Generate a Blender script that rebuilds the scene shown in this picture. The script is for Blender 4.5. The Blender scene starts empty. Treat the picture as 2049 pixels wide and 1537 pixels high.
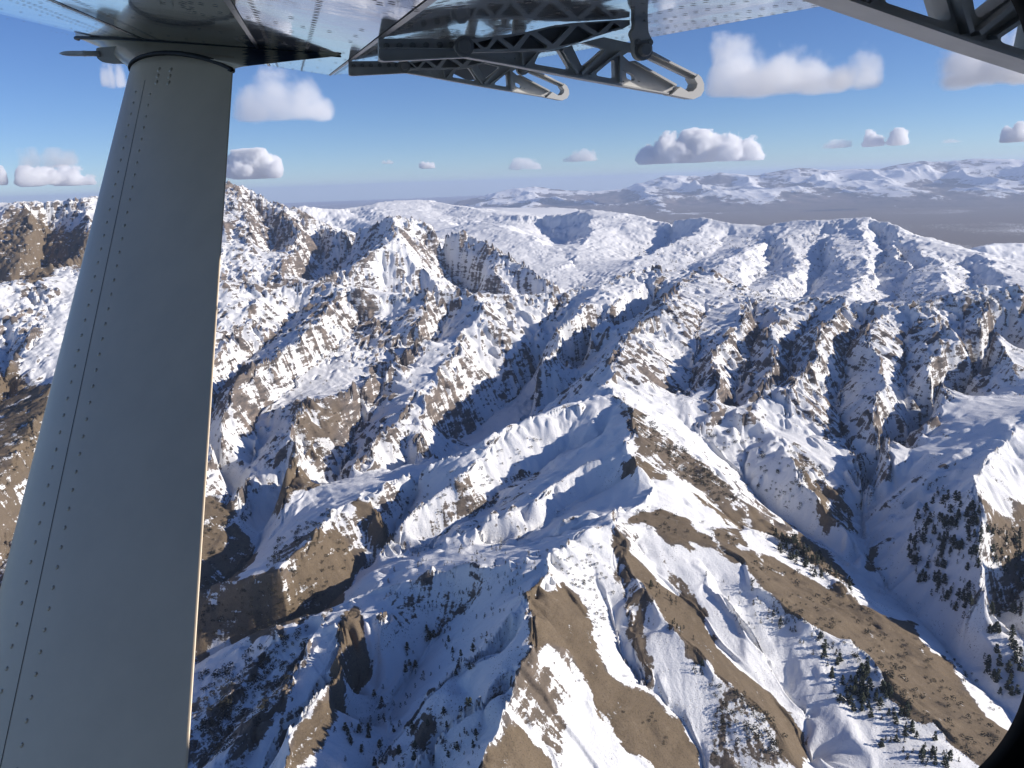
import bpy, bmesh, math, random
import numpy as np
from mathutils import Vector, Matrix

# ------------------------------------------------------------------ camera, sky, sun
C = bpy.context.scene.collection
sc = bpy.context.scene
FPX = 1656.0                      # focal length in pixels of a 2049 wide frame
W0, H0 = 2049.0, 1537.0
PITCH = math.radians(13.6)
ROLL = math.radians(2.0)
cd = bpy.data.cameras.new('camera')
cam = bpy.data.objects.new('camera', cd)
C.objects.link(cam)
cd.sensor_width = 36.0
cd.lens = 36.0 * FPX / W0
cd.clip_start = 0.05
cd.clip_end = 400000.0
RC = Matrix.Rotation(math.pi / 2 - PITCH, 3, 'X') @ Matrix.Rotation(-ROLL, 3, 'Z')
cam.matrix_world = RC.to_4x4()
sc.camera = cam
RN = np.array(RC)

SUN_AZ = math.radians(96.0)       # clockwise from the view direction (+Y)
SUN_EL = math.radians(21.5)
world = bpy.data.worlds.new('World')
sc.world = world
world.use_nodes = True
wn = world.node_tree
wn.nodes.clear()
sky = wn.nodes.new('ShaderNodeTexSky')
sky.sky_type = 'NISHITA'
sky.sun_disc = False
sky.sun_elevation = SUN_EL
sky.sun_rotation = SUN_AZ
sky.altitude = 3000
sky.air_density = 1.0
sky.dust_density = 0.1
sky.ozone_density = 5.0
bg = wn.nodes.new('ShaderNodeBackground')
bg.inputs[1].default_value = 0.10
wo = wn.nodes.new('ShaderNodeOutputWorld')
hs = wn.nodes.new('ShaderNodeHueSaturation')
hs.inputs['Saturation'].default_value = 1.06
hs.inputs['Hue'].default_value = 0.51
wn.links.new(sky.outputs[0], hs.inputs['Color'])
wn.links.new(hs.outputs[0], bg.inputs[0])
wn.links.new(bg.outputs[0], wo.inputs[0])

sl = bpy.data.lights.new('sun', 'SUN')
sl.energy = 5.0
sl.angle = math.radians(0.5)
sl.color = (1.0, 0.93, 0.84)
sun = bpy.data.objects.new('sun', sl)
C.objects.link(sun)
SUNV = Vector((math.sin(SUN_AZ) * math.cos(SUN_EL), math.cos(SUN_AZ) * math.cos(SUN_EL), math.sin(SUN_EL)))
sun.rotation_euler = SUNV.to_track_quat('Z', 'Y').to_euler()
sc.view_settings.view_transform = 'Standard'
sc.view_settings.look = 'None'
sc.view_settings.exposure = 0.18
sc.cycles.max_bounces = 22
sc.cycles.diffuse_bounces = 1
sc.cycles.glossy_bounces = 3
sc.cycles.volume_bounces = 20
sc.cycles.transmission_bounces = 2
sc.cycles.transparent_max_bounces = 8
sc.cycles.sample_clamp_indirect = 8

# ------------------------------------------------------------------ helpers
def tag(o, label=None, cat=None, group=None, kind=None):
    if label: o['label'] = label
    if cat: o['category'] = cat
    if group: o['group'] = group
    if kind: o['kind'] = kind
    return o

def ray(px, py):
    """direction of the sight line through a point of the photograph"""
    d = np.array([px - W0 / 2, -(py - H0 / 2), -FPX])
    return RN @ d

def at(px, py, depth):
    """point on that sight line at a distance measured along the view axis"""
    return Vector(ray(px, py) * (depth / FPX))

def topolar(px, py):
    d = ray(px, py)
    return math.atan2(d[0], d[1]), d[2] / math.hypot(d[0], d[1])      # azimuth, slope

def mesh_obj(name, verts, faces, mats, parent=None, smooth=False, mat_idx=None):
    me = bpy.data.meshes.new(name)
    me.from_pydata([tuple(v) for v in verts], [], faces)
    for m in (mats if isinstance(mats, (list, tuple)) else [mats]):
        me.materials.append(m)
    if mat_idx is not None:
        me.polygons.foreach_set('material_index', mat_idx)
    if smooth:
        me.polygons.foreach_set('use_smooth', [True] * len(me.polygons))
    o = bpy.data.objects.new(name, me)
    C.objects.link(o)
    if parent: o.parent = parent
    return o

def grid_mesh(name, X, Y, Z, mat):
    """regular grid of points as one quad mesh"""
    nr, nc = X.shape
    co = np.empty((nr * nc, 3), np.float32)
    co[:, 0] = X.ravel(); co[:, 1] = Y.ravel(); co[:, 2] = Z.ravel()
    i = np.arange(nr * nc, dtype=np.int32).reshape(nr, nc)
    f = np.stack([i[:-1, :-1], i[:-1, 1:], i[1:, 1:], i[1:, :-1]], -1).reshape(-1, 4)
    me = bpy.data.meshes.new(name)
    me.vertices.add(len(co)); me.vertices.foreach_set('co', co.ravel())
    me.loops.add(f.size); me.loops.foreach_set('vertex_index', f.ravel())
    me.polygons.add(len(f))
    me.polygons.foreach_set('loop_start', np.arange(0, f.size, 4, dtype=np.int32))
    me.polygons.foreach_set('use_smooth', np.ones(len(f), bool))
    me.update(calc_edges=True)
    me.materials.append(mat)
    o = bpy.data.objects.new(name, me)
    C.objects.link(o)
    return o

def new_mat(name):
    m = bpy.data.materials.new(name)
    m.use_nodes = True
    nt = m.node_tree
    return m, nt, nt.nodes['Principled BSDF']

class NT:
    """tiny node-graph helper"""
    def __init__(s, nt): s.nt = nt
    def n(s, typ, **kw):
        x = s.nt.nodes.new(typ)
        for k, v in kw.items(): setattr(x, k, v)
        return x
    def link(s, a, b): s.nt.links.new(a, b)
    def val(s, x, sock):
        if isinstance(x, (int, float)): sock.default_value = x
        elif isinstance(x, tuple): sock.default_value = x
        else: s.link(x, sock)
    def math(s, op, a, b=0.0, clamp=False):
        x = s.n('ShaderNodeMath', operation=op); x.use_clamp = clamp
        s.val(a, x.inputs[0]); s.val(b, x.inputs[1]); return x.outputs[0]
    def noise(s, vec, scale, detail=6.0, rough=0.55, dist=0.0, lac=2.0):
        x = s.n('ShaderNodeTexNoise'); s.link(vec, x.inputs['Vector'])
        x.inputs['Scale'].default_value = scale; x.inputs['Detail'].default_value = detail
        x.inputs['Roughness'].default_value = rough; x.inputs['Distortion'].default_value = dist
        x.inputs['Lacunarity'].default_value = lac
        return x.outputs['Fac']
    def mix(s, f, a, b):
        x = s.n('ShaderNodeMix', data_type='RGBA'); s.val(f, x.inputs[0]); s.val(a, x.inputs[6]); s.val(b, x.inputs[7]); return x.outputs[2]
    def ramp(s, v, lo, hi):
        x = s.n('ShaderNodeMapRange', interpolation_type='SMOOTHSTEP'); s.val(v, x.inputs[0])
        s.val(lo, x.inputs[1]); s.val(hi, x.inputs[2]); return x.outputs[0]
    def attr(s, name):
        x = s.n('ShaderNodeAttribute'); x.attribute_name = name; return x.outputs['Fac']
    def mapping(s, vec, scale=(1, 1, 1), rot=(0, 0, 0)):
        x = s.n('ShaderNodeMapping'); s.link(vec, x.inputs[0]); x.inputs['Scale'].default_value = scale
        x.inputs['Rotation'].default_value = rot; return x.outputs[0]

# ------------------------------------------------------------------ terrain
# crests and valley floors: (photo x, photo y, v): v < 0 is height in metres relative to the eye,
# v > 0 the horizontal distance in km.  last number(s): ruggedness 0..1
LINES = [
 # --- near spine
 ('R', .45, [(1215,776,-575),(1240,800,-580),(1258,845,-590),(1245,900,-615),(1270,945,-630),(1305,962,-642),(1296,1008,-652),(1228,1025,-645),(1222,1055,-640),(1110,1100,-628),(1090,1150,-626),(1050,1182,-622),(1060,1235,-628),(1066,1290,-636),(1032,1360,-652),(1010,1430,-664),(965,1520,-676),(930,1600,-690),(880,1700,-705)]),
 # --- snow crest running left from the peak
 ('R', .4, [(1215,776,-575),(1150,810,-590),(1050,842,-620),(1000,878,-640),(910,912,-672),(870,925,-690),(800,955,-715),(735,990,-730)]),
 ('R', .3, [(735,990,-730),(690,1008,-732),(650,1040,-736),(610,1090,-746),(565,1145,-764),(490,1165,-790),(400,1190,-832)]),
 ('R', .3, [(735,990,-730),(768,1040,-752),(782,1085,-775)]),
 # stream valley left
 ('V', .2, [(860,938,-855),(760,968,-856),(641,973,-860),(561,1034,-868),(520,1064,-875),(500,1110,-883),(400,1200,-905),(300,1260,-920),(150,1330,-930)]),
 ('V', .2, [(380,925,-820),(430,958,-850),(474,1010,-862),(520,1064,-875)]),
 # valley in front of it
 ('V', .35, [(1200,1065,-680),(1100,1086,-722),(1000,1084,-758),(900,1092,-785),(790,1108,-815),(740,1130,-832),(692,1192,-850),(600,1256,-895),(395,1340,-965),(200,1430,-990)]),
 ('R', .4, [(1085,1112,-630),(1058,1118,-634),(977,1138,-660),(844,1155,-698),(735,1185,-738),(706,1202,-748),(597,1252,-802),(500,1288,-840),(394,1335,-882),(200,1420,-915)]),
 # ribs on the snow face between
 ('R', .3, [(1245,900,-615),(1180,925,-640),(1110,960,-668),(1060,1000,-690),(960,1050,-722),(900,1072,-745)]),
 ('R', .35, [(1050,842,-620),(990,895,-650),(920,955,-685),(850,1010,-722),(800,1060,-755)]),
 ('R', .3, [(1296,1008,-652),(1200,1036,-668),(1120,1056,-688)]),
 ('V', .3, [(1200,870,-645),(1120,910,-690),(1030,970,-728),(960,1020,-752),(900,1060,-775),(860,1094,-800)]),
 ('V', .3, [(940,915,-712),(880,960,-752),(820,1010,-785),(790,1050,-803),(780,1105,-815)]),
 ('V', .3, [(1255,960,-664),(1190,985,-694),(1120,1020,-718),(1060,1060,-738),(1020,1082,-752)]),
 # bottom left spurs
 ('R', .35, [(706,1203,-748),(672,1290,-736),(650,1370,-734),(600,1440,-740),(570,1537,-738),(540,1640,-755)]),
 ('R', .55, [(640,1237,-745),(605,1315,-765),(560,1400,-785),(505,1475,-805),(460,1537,-820),(400,1630,-840)]),
 ('R', .6, [(560,1265,-780),(500,1340,-805),(450,1420,-830),(390,1500,-850),(330,1600,-870)]),
 ('V', .5, [(620,1262,-768),(590,1320,-790),(530,1390,-812),(480,1450,-832),(420,1530,-855),(370,1620,-870)]),
 ('V', .4, [(690,1240,-735),(655,1320,-765),(620,1400,-785),(570,1450,-800),(540,1520,-815),(500,1630,-830)]),
 ('V', .2, [(760,1225,-722),(755,1290,-765),(738,1335,-800),(700,1400,-830),(655,1490,-860),(600,1545,-885),(560,1640,-910)]),
 ('R', .4, [(1048,1200,-630),(1000,1258,-660),(913,1322,-690),(860,1392,-714),(800,1455,-740),(751,1530,-768),(700,1640,-830)]),
 ('R', .4, [(1063,1300,-640),(1018,1345,-660),(957,1416,-684),(892,1455,-708),(840,1515,-738),(790,1620,-790)]),
 ('V', .3, [(1050,1250,-650),(990,1310,-700),(930,1370,-735),(870,1430,-765),(815,1500,-795),(760,1600,-830)]),
 ('V', .3, [(960,1195,-712),(880,1270,-768),(820,1350,-810),(760,1430,-830),(680,1520,-870)]),
 ('V', .3, [(1025,1385,-680),(980,1440,-712),(920,1490,-745),(870,1545,-775),(830,1640,-810)]),
 # right flank of the spine
 ('R', .15, [(1229,1028,-645),(1290,1060,-662),(1370,1088,-682),(1430,1094,-690),(1482,1125,-706),(1498,1168,-716),(1598,1237,-745),(1718,1299,-772),(1776,1386,-796),(1879,1460,-822),(1966,1535,-845),(2080,1640,-880)]),
 ('R', .25, [(1300,963,-642),(1366,970,-665),(1420,1008,-700),(1480,1058,-735),(1560,1082,-765),(1640,1130,-792),(1700,1180,-815),(1745,1215,-845)]),
 ('V', .2, [(1310,1010,-662),(1380,1040,-690),(1460,1095,-722),(1540,1150,-758),(1640,1200,-800),(1740,1250,-840),(1850,1330,-870)]),
 ('R', .15, [(1222,1056,-640),(1241,1108,-655),(1283,1170,-675),(1345,1249,-700),(1391,1295,-715),(1432,1349,-735),(1490,1393,-755),(1552,1452,-780),(1606,1537,-810),(1660,1640,-840)]),
 ('V', .12, [(1262,1090,-672),(1300,1140,-695),(1399,1228,-735),(1436,1278,-755),(1490,1340,-780),(1544,1390,-800),(1606,1469,-828),(1640,1550,-860)]),
 ('V', .12, [(1400,1130,-705),(1450,1200,-732),(1510,1290,-772),(1560,1370,-802),(1620,1440,-825)]),
 ('R', .12, [(1360,1110,-690),(1420,1180,-715),(1475,1260,-748),(1540,1330,-785)]),
 ('V', .12, [(1135,1168,-655),(1165,1220,-680),(1200,1290,-705),(1235,1350,-730),(1310,1388,-752),(1370,1432,-775),(1400,1500,-800),(1420,1600,-830)]),
 ('R', .15, [(1220,1062,-642),(1236,1150,-675),(1258,1250,-708),(1300,1350,-738),(1330,1410,-765)]),
 ('V', .12, [(1185,1100,-648),(1200,1180,-685),(1232,1270,-722),(1275,1370,-752)]),
 ('R', .1, [(1066,1285,-636),(1130,1312,-672),(1172,1385,-705),(1220,1465,-738),(1300,1540,-772),(1380,1640,-810)]),
 ('V', .12, [(1045,1350,-655),(1090,1400,-688),(1140,1470,-722),(1190,1540,-752),(1260,1640,-790)]),
 ('R', .1, [(1010,1432,-664),(1060,1450,-690),(1105,1500,-715),(1150,1600,-750)]),
 # scrub slope from the peak to the right
 ('R', .45, [(1222,780,-578),(1290,835,-612),(1350,870,-648),(1420,930,-695),(1470,985,-740),(1510,1015,-790)]),
 ('V', .3, [(1262,870,-612),(1330,915,-655),(1400,965,-700),(1450,1015,-735),(1500,1055,-770),(1560,1100,-790)]),
 ('V', .3, [(1300,818,-640),(1380,855,-690),(1440,900,-735),(1490,955,-780),(1528,1020,-835)]),
 # main valley
 ('V', .15, [(1528,1020,-835),(1580,1050,-850),(1645,1090,-862),(1700,1132,-875),(1760,1175,-890),(1842,1240,-905),(1905,1299,-918),(1938,1365,-928),(2029,1440,-940),(2150,1560,-955)]),
 ('V', .25, [(1990,740,-710),(1960,780,-750),(1900,850,-800),(1800,930,-840),(1740,985,-860),(1712,1045,-872),(1755,1140,-892),(1842,1240,-912)]),
 # right valley wall
 ('R', .35, [(2140,800,-610),(2049,850,-645),(1979,911,-665),(1950,982,-690),(1968,1030,-712),(1975,1080,-735),(1971,1180,-785),(1937,1250,-850)]),
 ('V', .3, [(2110,1010,-790),(2075,1110,-850),(2030,1200,-885),(1960,1290,-912)]),
 ('R', .3, [(2300,1000,-650),(2170,1120,-760),(2080,1195,-830),(2020,1250,-885),(1985,1290,-912)]),
 # central rib below the cliffs
 ('R', .4, [(1570,835,-690),(1560,880,-712),(1580,910,-728),(1594,962,-752),(1560,992,-790),(1531,1018,-832)]),
 ('R', .35, [(1594,962,-752),(1640,1010,-790),(1690,1060,-828),(1720,1100,-860)]),
 ('R', .3, [(1570,835,-690),(1640,880,-725),(1690,930,-768),(1735,980,-835)]),
 ('V', .3, [(1480,860,-700),(1500,910,-745),(1490,960,-785),(1522,1015,-832)]),
 # bowl behind the snow crest
 ('V', .5, [(1180,805,-800),(1120,845,-850),(1040,880,-870),(960,915,-870),(860,945,-860)]),
 ('V', .5, [(1300,632,-600),(1215,700,-700),(1165,745,-770),(1105,800,-830),(1020,865,-868)]),
 # --- main crest
 ('R', .75, [(300,585,3.9),(440,565,3.9),(560,570,3.9),(650,565,3.9),(690,578,3.75),(740,592,3.7),(800,588,3.7),(870,586,3.7),(980,590,3.7),(1100,588,3.75),(1180,573,3.85),(1250,552,3.95),(1310,545,4.05),(1395,541,4.05),(1430,556,3.9),(1500,585,3.7),(1590,600,3.55),(1680,595,3.5),(1780,612,3.4),(1860,608,3.4),(1910,592,3.5),(1975,568,3.6),(2049,582,3.6),(2150,600,3.5),(2350,590,3.6)]),
 ('R', .8, [(1395,541,4.05),(1360,575,3.65),(1330,612,3.25),(1275,660,2.95),(1240,690,2.75),(1226,745,2.48),(1215,776,-575)]),
 ('R', .7, [(1460,575,3.75),(1495,605,3.45),(1470,660,3.05),(1425,700,2.82),(1440,770,2.55),(1400,850,2.3)]),
 ('R', .7, [(1680,595,3.5),(1672,640,3.15),(1630,690,2.88),(1625,740,2.7),(1585,790,2.52),(1570,835,-690)]),
 ('R', .7, [(1560,605,3.5),(1530,660,3.1),(1555,730,2.75),(1490,835,2.35)]),
 ('R', .7, [(1780,612,3.4),(1740,670,3.05),(1775,760,2.7),(1745,830,2.48),(1782,915,2.25)]),
 ('R', .7, [(1860,608,3.4),(1905,680,3.05),(1870,730,2.85),(1900,790,2.66),(1850,860,2.43)]),
 ('R', .7, [(1975,568,3.6),(1970,650,3.2),(2000,700,3.05),(2060,760,2.9),(2140,800,-640)]),
 ('V', .7, [(1420,600,3.45),(1395,680,3.0),(1385,760,2.7),(1370,830,2.5)]),
 ('V', .7, [(1510,620,3.4),(1500,700,3.0),(1475,780,2.65),(1450,850,2.45)]),
 ('V', .7, [(1620,620,3.4),(1590,690,3.05),(1565,760,2.75),(1530,830,2.52)]),
 ('V', .7, [(1730,640,3.3),(1700,720,2.98),(1680,800,2.68),(1700,880,2.45),(1730,960,2.2)]),
 ('V', .7, [(1820,650,3.2),(1815,740,2.9),(1820,830,2.62),(1810,915,2.38)]),
 ('V', .7, [(1925,640,3.3),(1930,720,3.0),(1950,775,2.85)]),
 # flank left of the bowl
 ('R', .5, [(1200,569,3.87),(1168,612,3.52),(1122,672,3.22),(1078,712,3.02)]),
 ('V', .6, [(1090,742,-765),(1040,790,-820),(960,850,-862),(890,900,-880)]),
 ('R', .4, [(1290,547,4.0),(1265,580,3.75),(1215,625,3.5),(1180,660,3.35)]),
 ('R', .75, [(980,590,3.7),(930,680,3.25),(855,770,2.85),(800,840,2.6),(745,880,2.45),(722,940,2.28)]),
 ('R', .8, [(860,588,3.7),(850,660,3.3),(770,740,2.95),(680,790,2.75),(610,800,2.7),(592,860,2.5),(590,930,2.3),(565,1020,2.05)]),
 ('R', .8, [(690,578,3.75),(640,640,3.4),(560,700,3.1),(490,760,2.9),(440,850,2.6),(425,920,2.42)]),
 ('R', .75, [(540,570,3.9),(500,640,3.5),(440,720,3.15),(370,800,2.9)]),
 ('R', .7, [(930,680,3.25),(880,760,2.9),(850,830,2.65),(840,900,2.4)]),
 ('V', .6, [(1120,610,3.68),(1075,660,3.4),(1035,715,3.18),(1000,770,3.05)]),
 ('V', .6, [(900,640,3.5),(850,720,3.15),(780,790,2.88),(710,860,2.65),(680,950,2.35)]),
 ('V', .6, [(730,640,3.5),(670,700,3.2),(590,760,2.95),(520,830,2.72),(510,920,2.45),(480,1000,2.22)]),
 ('V', .6, [(610,620,3.6),(540,680,3.3),(470,750,3.05),(420,840,2.75),(395,915,2.55)]),
 # left edge of the picture (seen left of the strut)
 ('R', .8, [(-200,590,4.0),(0,575,4.0),(60,560,4.1),(130,532,4.3),(180,540,4.2),(300,585,3.9)]),
 ('R', .7, [(60,560,4.1),(100,640,3.6),(60,700,3.3),(-60,760,3.0)]),
 ('R', .5, [(180,600,3.8),(190,680,3.3),(120,760,2.9),(60,860,2.5),(0,960,2.2),(-100,1040,2.0)]),
 ('V', .5, [(20,700,3.4),(0,800,2.95),(-60,880,2.6)]),
 ('V', .5, [(230,720,3.3),(200,850,2.75),(120,950,2.4),(60,1050,2.15),(-60,1200,1.9)]),
 ('R', .4, [(370,800,2.9),(320,880,2.55),(250,960,2.3),(140,1080,2.0),(20,1180,1.85)]),
 # --- second range: pyramid and rocky peaks
 ('V', .4, [(300,620,4.7),(480,640,4.7),(640,625,4.7),(760,640,4.7),(860,645,4.7),(980,640,4.8),(1120,640,4.9),(1200,650,5.0),(1300,640,5.1)]),
 ('R', .7, [(640,560,5.0),(700,530,5.15),(770,482,5.3),(800,428,5.8),(850,440,5.8),(905,462,5.7),(960,480,5.6),(1010,510,5.4),(1060,545,5.2),(1110,575,5.1)]),
 ('R', .5, [(785,480,5.3),(820,520,5.2),(860,560,5.05),(900,600,4.9)]),
 ('R', .6, [(905,462,5.7),(940,510,5.5),(1000,565,5.15),(1040,600,4.95)]),
 ('R', .7, [(800,428,5.8),(740,455,6.0),(690,465,6.1),(640,450,6.3),(560,410,6.6),(500,380,6.8),(458,363,6.9),(400,370,6.9),(300,385,6.7),(200,392,6.5),(150,398,6.4),(100,402,6.4),(0,405,6.5),(-200,405,6.5)]),
 ('R', .8, [(458,363,6.9),(480,430,6.2),(500,490,5.7),(520,540,5.3)]),
 ('R', .8, [(560,410,6.6),(590,460,6.0),(580,520,5.5),(560,560,5.2)]),
 ('R', .8, [(200,392,6.5),(170,440,6.0),(160,500,5.5),(120,545,5.1)]),
 ('R', .8, [(60,404,6.4),(60,450,5.9),(40,520,5.4)]),
 ('V', .7, [(520,430,6.3),(540,480,5.9),(545,540,5.5)]),
 ('V', .7, [(640,480,6.1),(640,530,5.6),(600,580,5.2)]),
 ('V', .7, [(110,450,6.0),(90,520,5.6),(80,600,5.2)]),
 ('V', .5, [(-100,640,5.0),(100,620,4.9),(300,620,4.7)]),
 # --- third: snowy ridges in the middle distance
 ('V', .3, [(640,470,9.0),(760,470,8.2),(900,500,7.2),(1010,540,6.4),(1120,590,5.8),(1250,620,5.4)]),
 ('R', .45, [(540,425,10.5),(600,410,10.8),(640,417,10.8),(700,418,11),(740,408,11.2),(800,400,11.5),(850,400,11.5),(900,410,11),(940,415,10.5),(1000,430,9.8),(1060,430,9.4),(1130,428,9.2),(1180,418,9.0),(1240,425,8.8),(1310,445,8.3)]),
 ('R', .4, [(950,440,8.8),(1010,455,8.2),(1080,480,7.6),(1130,520,7.0),(1180,560,6.3)]),
 ('R', .35, [(1180,418,9.0),(1190,450,8.2),(1160,490,7.4),(1130,530,6.7)]),
 ('R', .3, [(1310,445,8.3),(1350,437,8.2),(1410,435,8.0),(1470,447,7.8),(1530,452,7.7),(1590,440,7.6),(1650,440,7.5),(1735,433,7.4),(1790,450,7.2),(1830,468,7.0),(1880,485,6.8),(1960,510,6.4),(2049,543,6.0),(2200,590,5.4)]),
 ('R', .3, [(1410,435,8.0),(1380,470,7.4),(1290,510,6.8),(1230,560,6.1)]),
 ('R', .3, [(1590,442,7.6),(1560,470,7.2),(1500,500,6.7),(1440,530,6.2),(1400,560,5.7)]),
 ('R', .3, [(1560,470,7.2),(1600,520,6.5),(1570,555,5.9),(1500,600,5.2)]),
 ('R', .3, [(1735,433,7.4),(1720,490,6.7),(1740,545,5.9),(1700,585,5.3),(1660,620,4.9)]),
 ('R', .3, [(1830,468,7.0),(1880,530,6.0),(1900,575,5.3),(1880,620,4.8)]),
 ('R', .3, [(1960,510,6.4),(2020,560,5.6),(2060,600,5.0)]),
 ('V', .3, [(1470,470,7.3),(1420,510,6.7),(1340,560,6.0),(1290,600,5.5)]),
 ('V', .3, [(1650,470,7.1),(1660,530,6.4),(1620,580,5.8),(1580,620,5.3)]),
 ('V', .3, [(1790,490,6.7),(1820,550,5.9),(1790,600,5.3),(1760,640,4.9)]),
 ('V', .3, [(1920,530,6.1),(1960,580,5.5),(1960,630,5.0)]),
 ('V', .3, [(1300,648,5.0),(1450,655,4.7),(1600,670,4.5),(1750,675,4.4),(1900,670,4.4),(2060,660,4.5),(2300,660,4.6)]),
 ('V', .2, [(1180,600,5.7),(1300,610,5.6),(1400,620,5.2),(1300,648,5.0)]),
 ('R', .3, [(1410,435,8.0),(1440,480,7.3),(1400,520,6.8)]),
 ('V', .3, [(1350,450,8.3),(1340,490,7.6),(1290,540,6.7)]),
 ('V', .5, [(745,485,6.2),(705,520,5.8),(665,560,5.4),(640,590,5.1)]),
 ('V', .5, [(860,470,6.15),(880,510,5.75),(900,560,5.3),(950,610,5.0)]),
 ('R', .45, [(770,482,5.3),(730,520,5.15),(690,560,5.0),(660,590,4.85)]),
 ('R', .3, [(1000,430,9.8),(1060,465,8.6),(1120,500,7.6)]),
 ('V', .3, [(1090,440,9.2),(1100,470,8.5),(1150,500,7.7)]),
 ('R', .3, [(740,408,11.2),(780,440,9.8),(860,470,8.6)]),
 ('V', .3, [(700,428,10.9),(740,450,9.7),(820,472,8.9)]),
 ('V', .3, [(870,418,10.9),(900,440,9.9),(960,470,8.7)]),
 ('R', .3, [(800,400,11.5),(850,430,10.2),(930,455,9.0)]),
 ('R', .3, [(1650,440,7.5),(1660,480,6.9),(1690,530,6.2)]),
 ('R', .3, [(1500,520,6.4),(1450,560,5.8),(1400,585,5.4)]),
 ('R', .3, [(1790,450,7.2),(1800,500,6.5),(1830,560,5.7),(1830,610,5.1)]),
 ('V', .3, [(1760,470,7.0),(1765,530,6.2),(1740,590,5.4)]),
 ('V', .3, [(1540,490,7.0),(1540,540,6.3),(1480,580,5.6)]),
 ('R', .35, [(900,406,14),(960,412,14),(1040,416,13.8),(1120,414,13.5),(1200,424,12.8),(1290,432,12)]),
 ('V', .3, [(950,424,12.4),(1050,432,11.6),(1150,430,11.2),(1240,436,10.8)]),
 # low dark hill at the right edge
 ('R', .3, [(1960,492,10.5),(2010,486,11),(2080,484,11.5),(2250,480,12)]),
]
PLAIN = -1500.0
# plain behind the hills: sampled as flat lines (azimuth range in degrees, distance km, height)
FLATS = [(-45, -12, 9.5, -900), (-12, -2, 15.0, -1150), (-2, 6, 17, -1300), (6, 12, 15, -1350), (12, 20, 12.5, -1350), (20, 52, 12.2, -1450), (22, 52, 9.2, -1250),
         (-45, 52, 18.0, PLAIN), (-45, 52, 22.0, PLAIN), (-45, 52, 27.0, PLAIN), (-45, 52, 33.0, PLAIN)]
TH0, TH1 = math.radians(-43), math.radians(52)
R0, R1 = 330.0, 36000.0

# coarse log-polar grid (conformal, so a membrane is solved on it directly)
DU = math.radians(0.11)
NU = int((TH1 - TH0) / DU) + 1
NV = int(math.log(R1 / R0) / DU) + 1
acc = np.zeros((NV, NU)); wgt = np.zeros((NV, NU)); racc = np.zeros((NV, NU))
rng = np.random.default_rng(7)

def stamp(pts, rough, jit=0.0):
    for (a, b) in zip(pts[:-1], pts[1:]):
        xa, ya, za = a; xb, yb, zb = b
        ra, rb = math.hypot(xa, ya), math.hypot(xb, yb)
        L = math.hypot(xb - xa, yb - ya)
        n = max(3, int(L / (min(ra, rb) * DU) * 2.5))
        t = np.linspace(0, 1, n)
        x = xa + (xb - xa) * t; y = ya + (yb - ya) * t; z = za + (zb - za) * t
        if jit:   # irregular crest, in plan and in height
            ph = rng.random(8) * 6.28
            s = sum(np.sin(t * L / w * 6.283 + p) * a_ for w, a_, p in ((260, .5, ph[0]), (140, .3, ph[1]), (75, .2, ph[2])))
            s2 = sum(np.sin(t * L / w * 6.283 + p) * a_ for w, a_, p in ((310, .4, ph[3]), (120, .35, ph[4]), (60, .25, ph[5])))
            env = np.minimum(1, np.minimum(t, 1 - t) * 6)
            amp = 16 * jit * env * min(1.0, L / 150)
            x = x + s * amp * (-(yb - ya) / (L + 1)); y = y + s * amp * ((xb - xa) / (L + 1))
            z = z + s2 * amp * 0.55
        u = ((np.arctan2(x, y) - TH0) / DU).round().astype(int)
        v = ((np.log(np.hypot(x, y) / R0)) / DU).round().astype(int)
        k = (u >= 0) & (u < NU) & (v >= 0) & (v < NV)
        np.add.at(acc, (v[k], u[k]), z[k]); np.add.at(wgt, (v[k], u[k]), 1); np.add.at(racc, (v[k], u[k]), rough)

for kind, rough, pts in LINES:
    P3 = []
    for px, py, v in pts:
        th, s = topolar(px, py)
        r = v / s if v < 0 else v * 1000.0
        if v > 0 and v < 9.3 and kind == 'V' and py < 960: r *= (1.04 if px < 1380 else 1.022) if v < 4.4 else (1.055 if px < 1000 and v < 6.6 else 1.036)
        P3.append((r * math.sin(th), r * math.cos(th), r * s))
    stamp(P3, rough, 1.0 if kind == 'R' else 0.5)
for a0, a1, r, z in FLATS:
    A = np.radians(np.linspace(a0, a1, 30))
    stamp([(r * 1000 * math.sin(a), r * 1000 * math.cos(a), z) for a in A], .05)

m = wgt > 0
val = np.where(m, acc / np.maximum(wgt, 1), 0.0)
rva = np.where(m, racc / np.maximum(wgt, 1), 0.0)

def solve(val, m, iters):
    """membrane through the fixed cells, coarse to fine"""
    levels = [(val, m.astype(float))]
    while min(levels[-1][0].shape) > 12:
        v, w = levels[-1]
        H, W = v.shape
        v = np.pad(v, ((0, H % 2), (0, W % 2))); w = np.pad(w, ((0, H % 2), (0, W % 2)))
        w4 = w.reshape(w.shape[0] // 2, 2, w.shape[1] // 2, 2); v4 = v.reshape(w4.shape)
        ws = w4.sum((1, 3)); vs = (v4 * w4).sum((1, 3))
        levels.append((np.where(ws > 0, vs / np.maximum(ws, 1e-9), 0), (ws > 0).astype(float)))
    v, w = levels[-1]
    h = np.full(v.shape, v[w > 0].mean())
    for v, w in levels[::-1]:
        H, W = v.shape
        if h.shape != v.shape:
            h = np.repeat(np.repeat(h, 2, 0), 2, 1)[:H, :W]
        mm = w > 0
        h = np.where(mm, v, h)
        for _ in range(iters):
            p = np.pad(h, 1, mode='edge')
            a = (p[:-2, 1:-1] + p[2:, 1:-1] + p[1:-1, :-2] + p[1:-1, 2:]) * .25
            h = np.where(mm, v, a)
    return h

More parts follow.
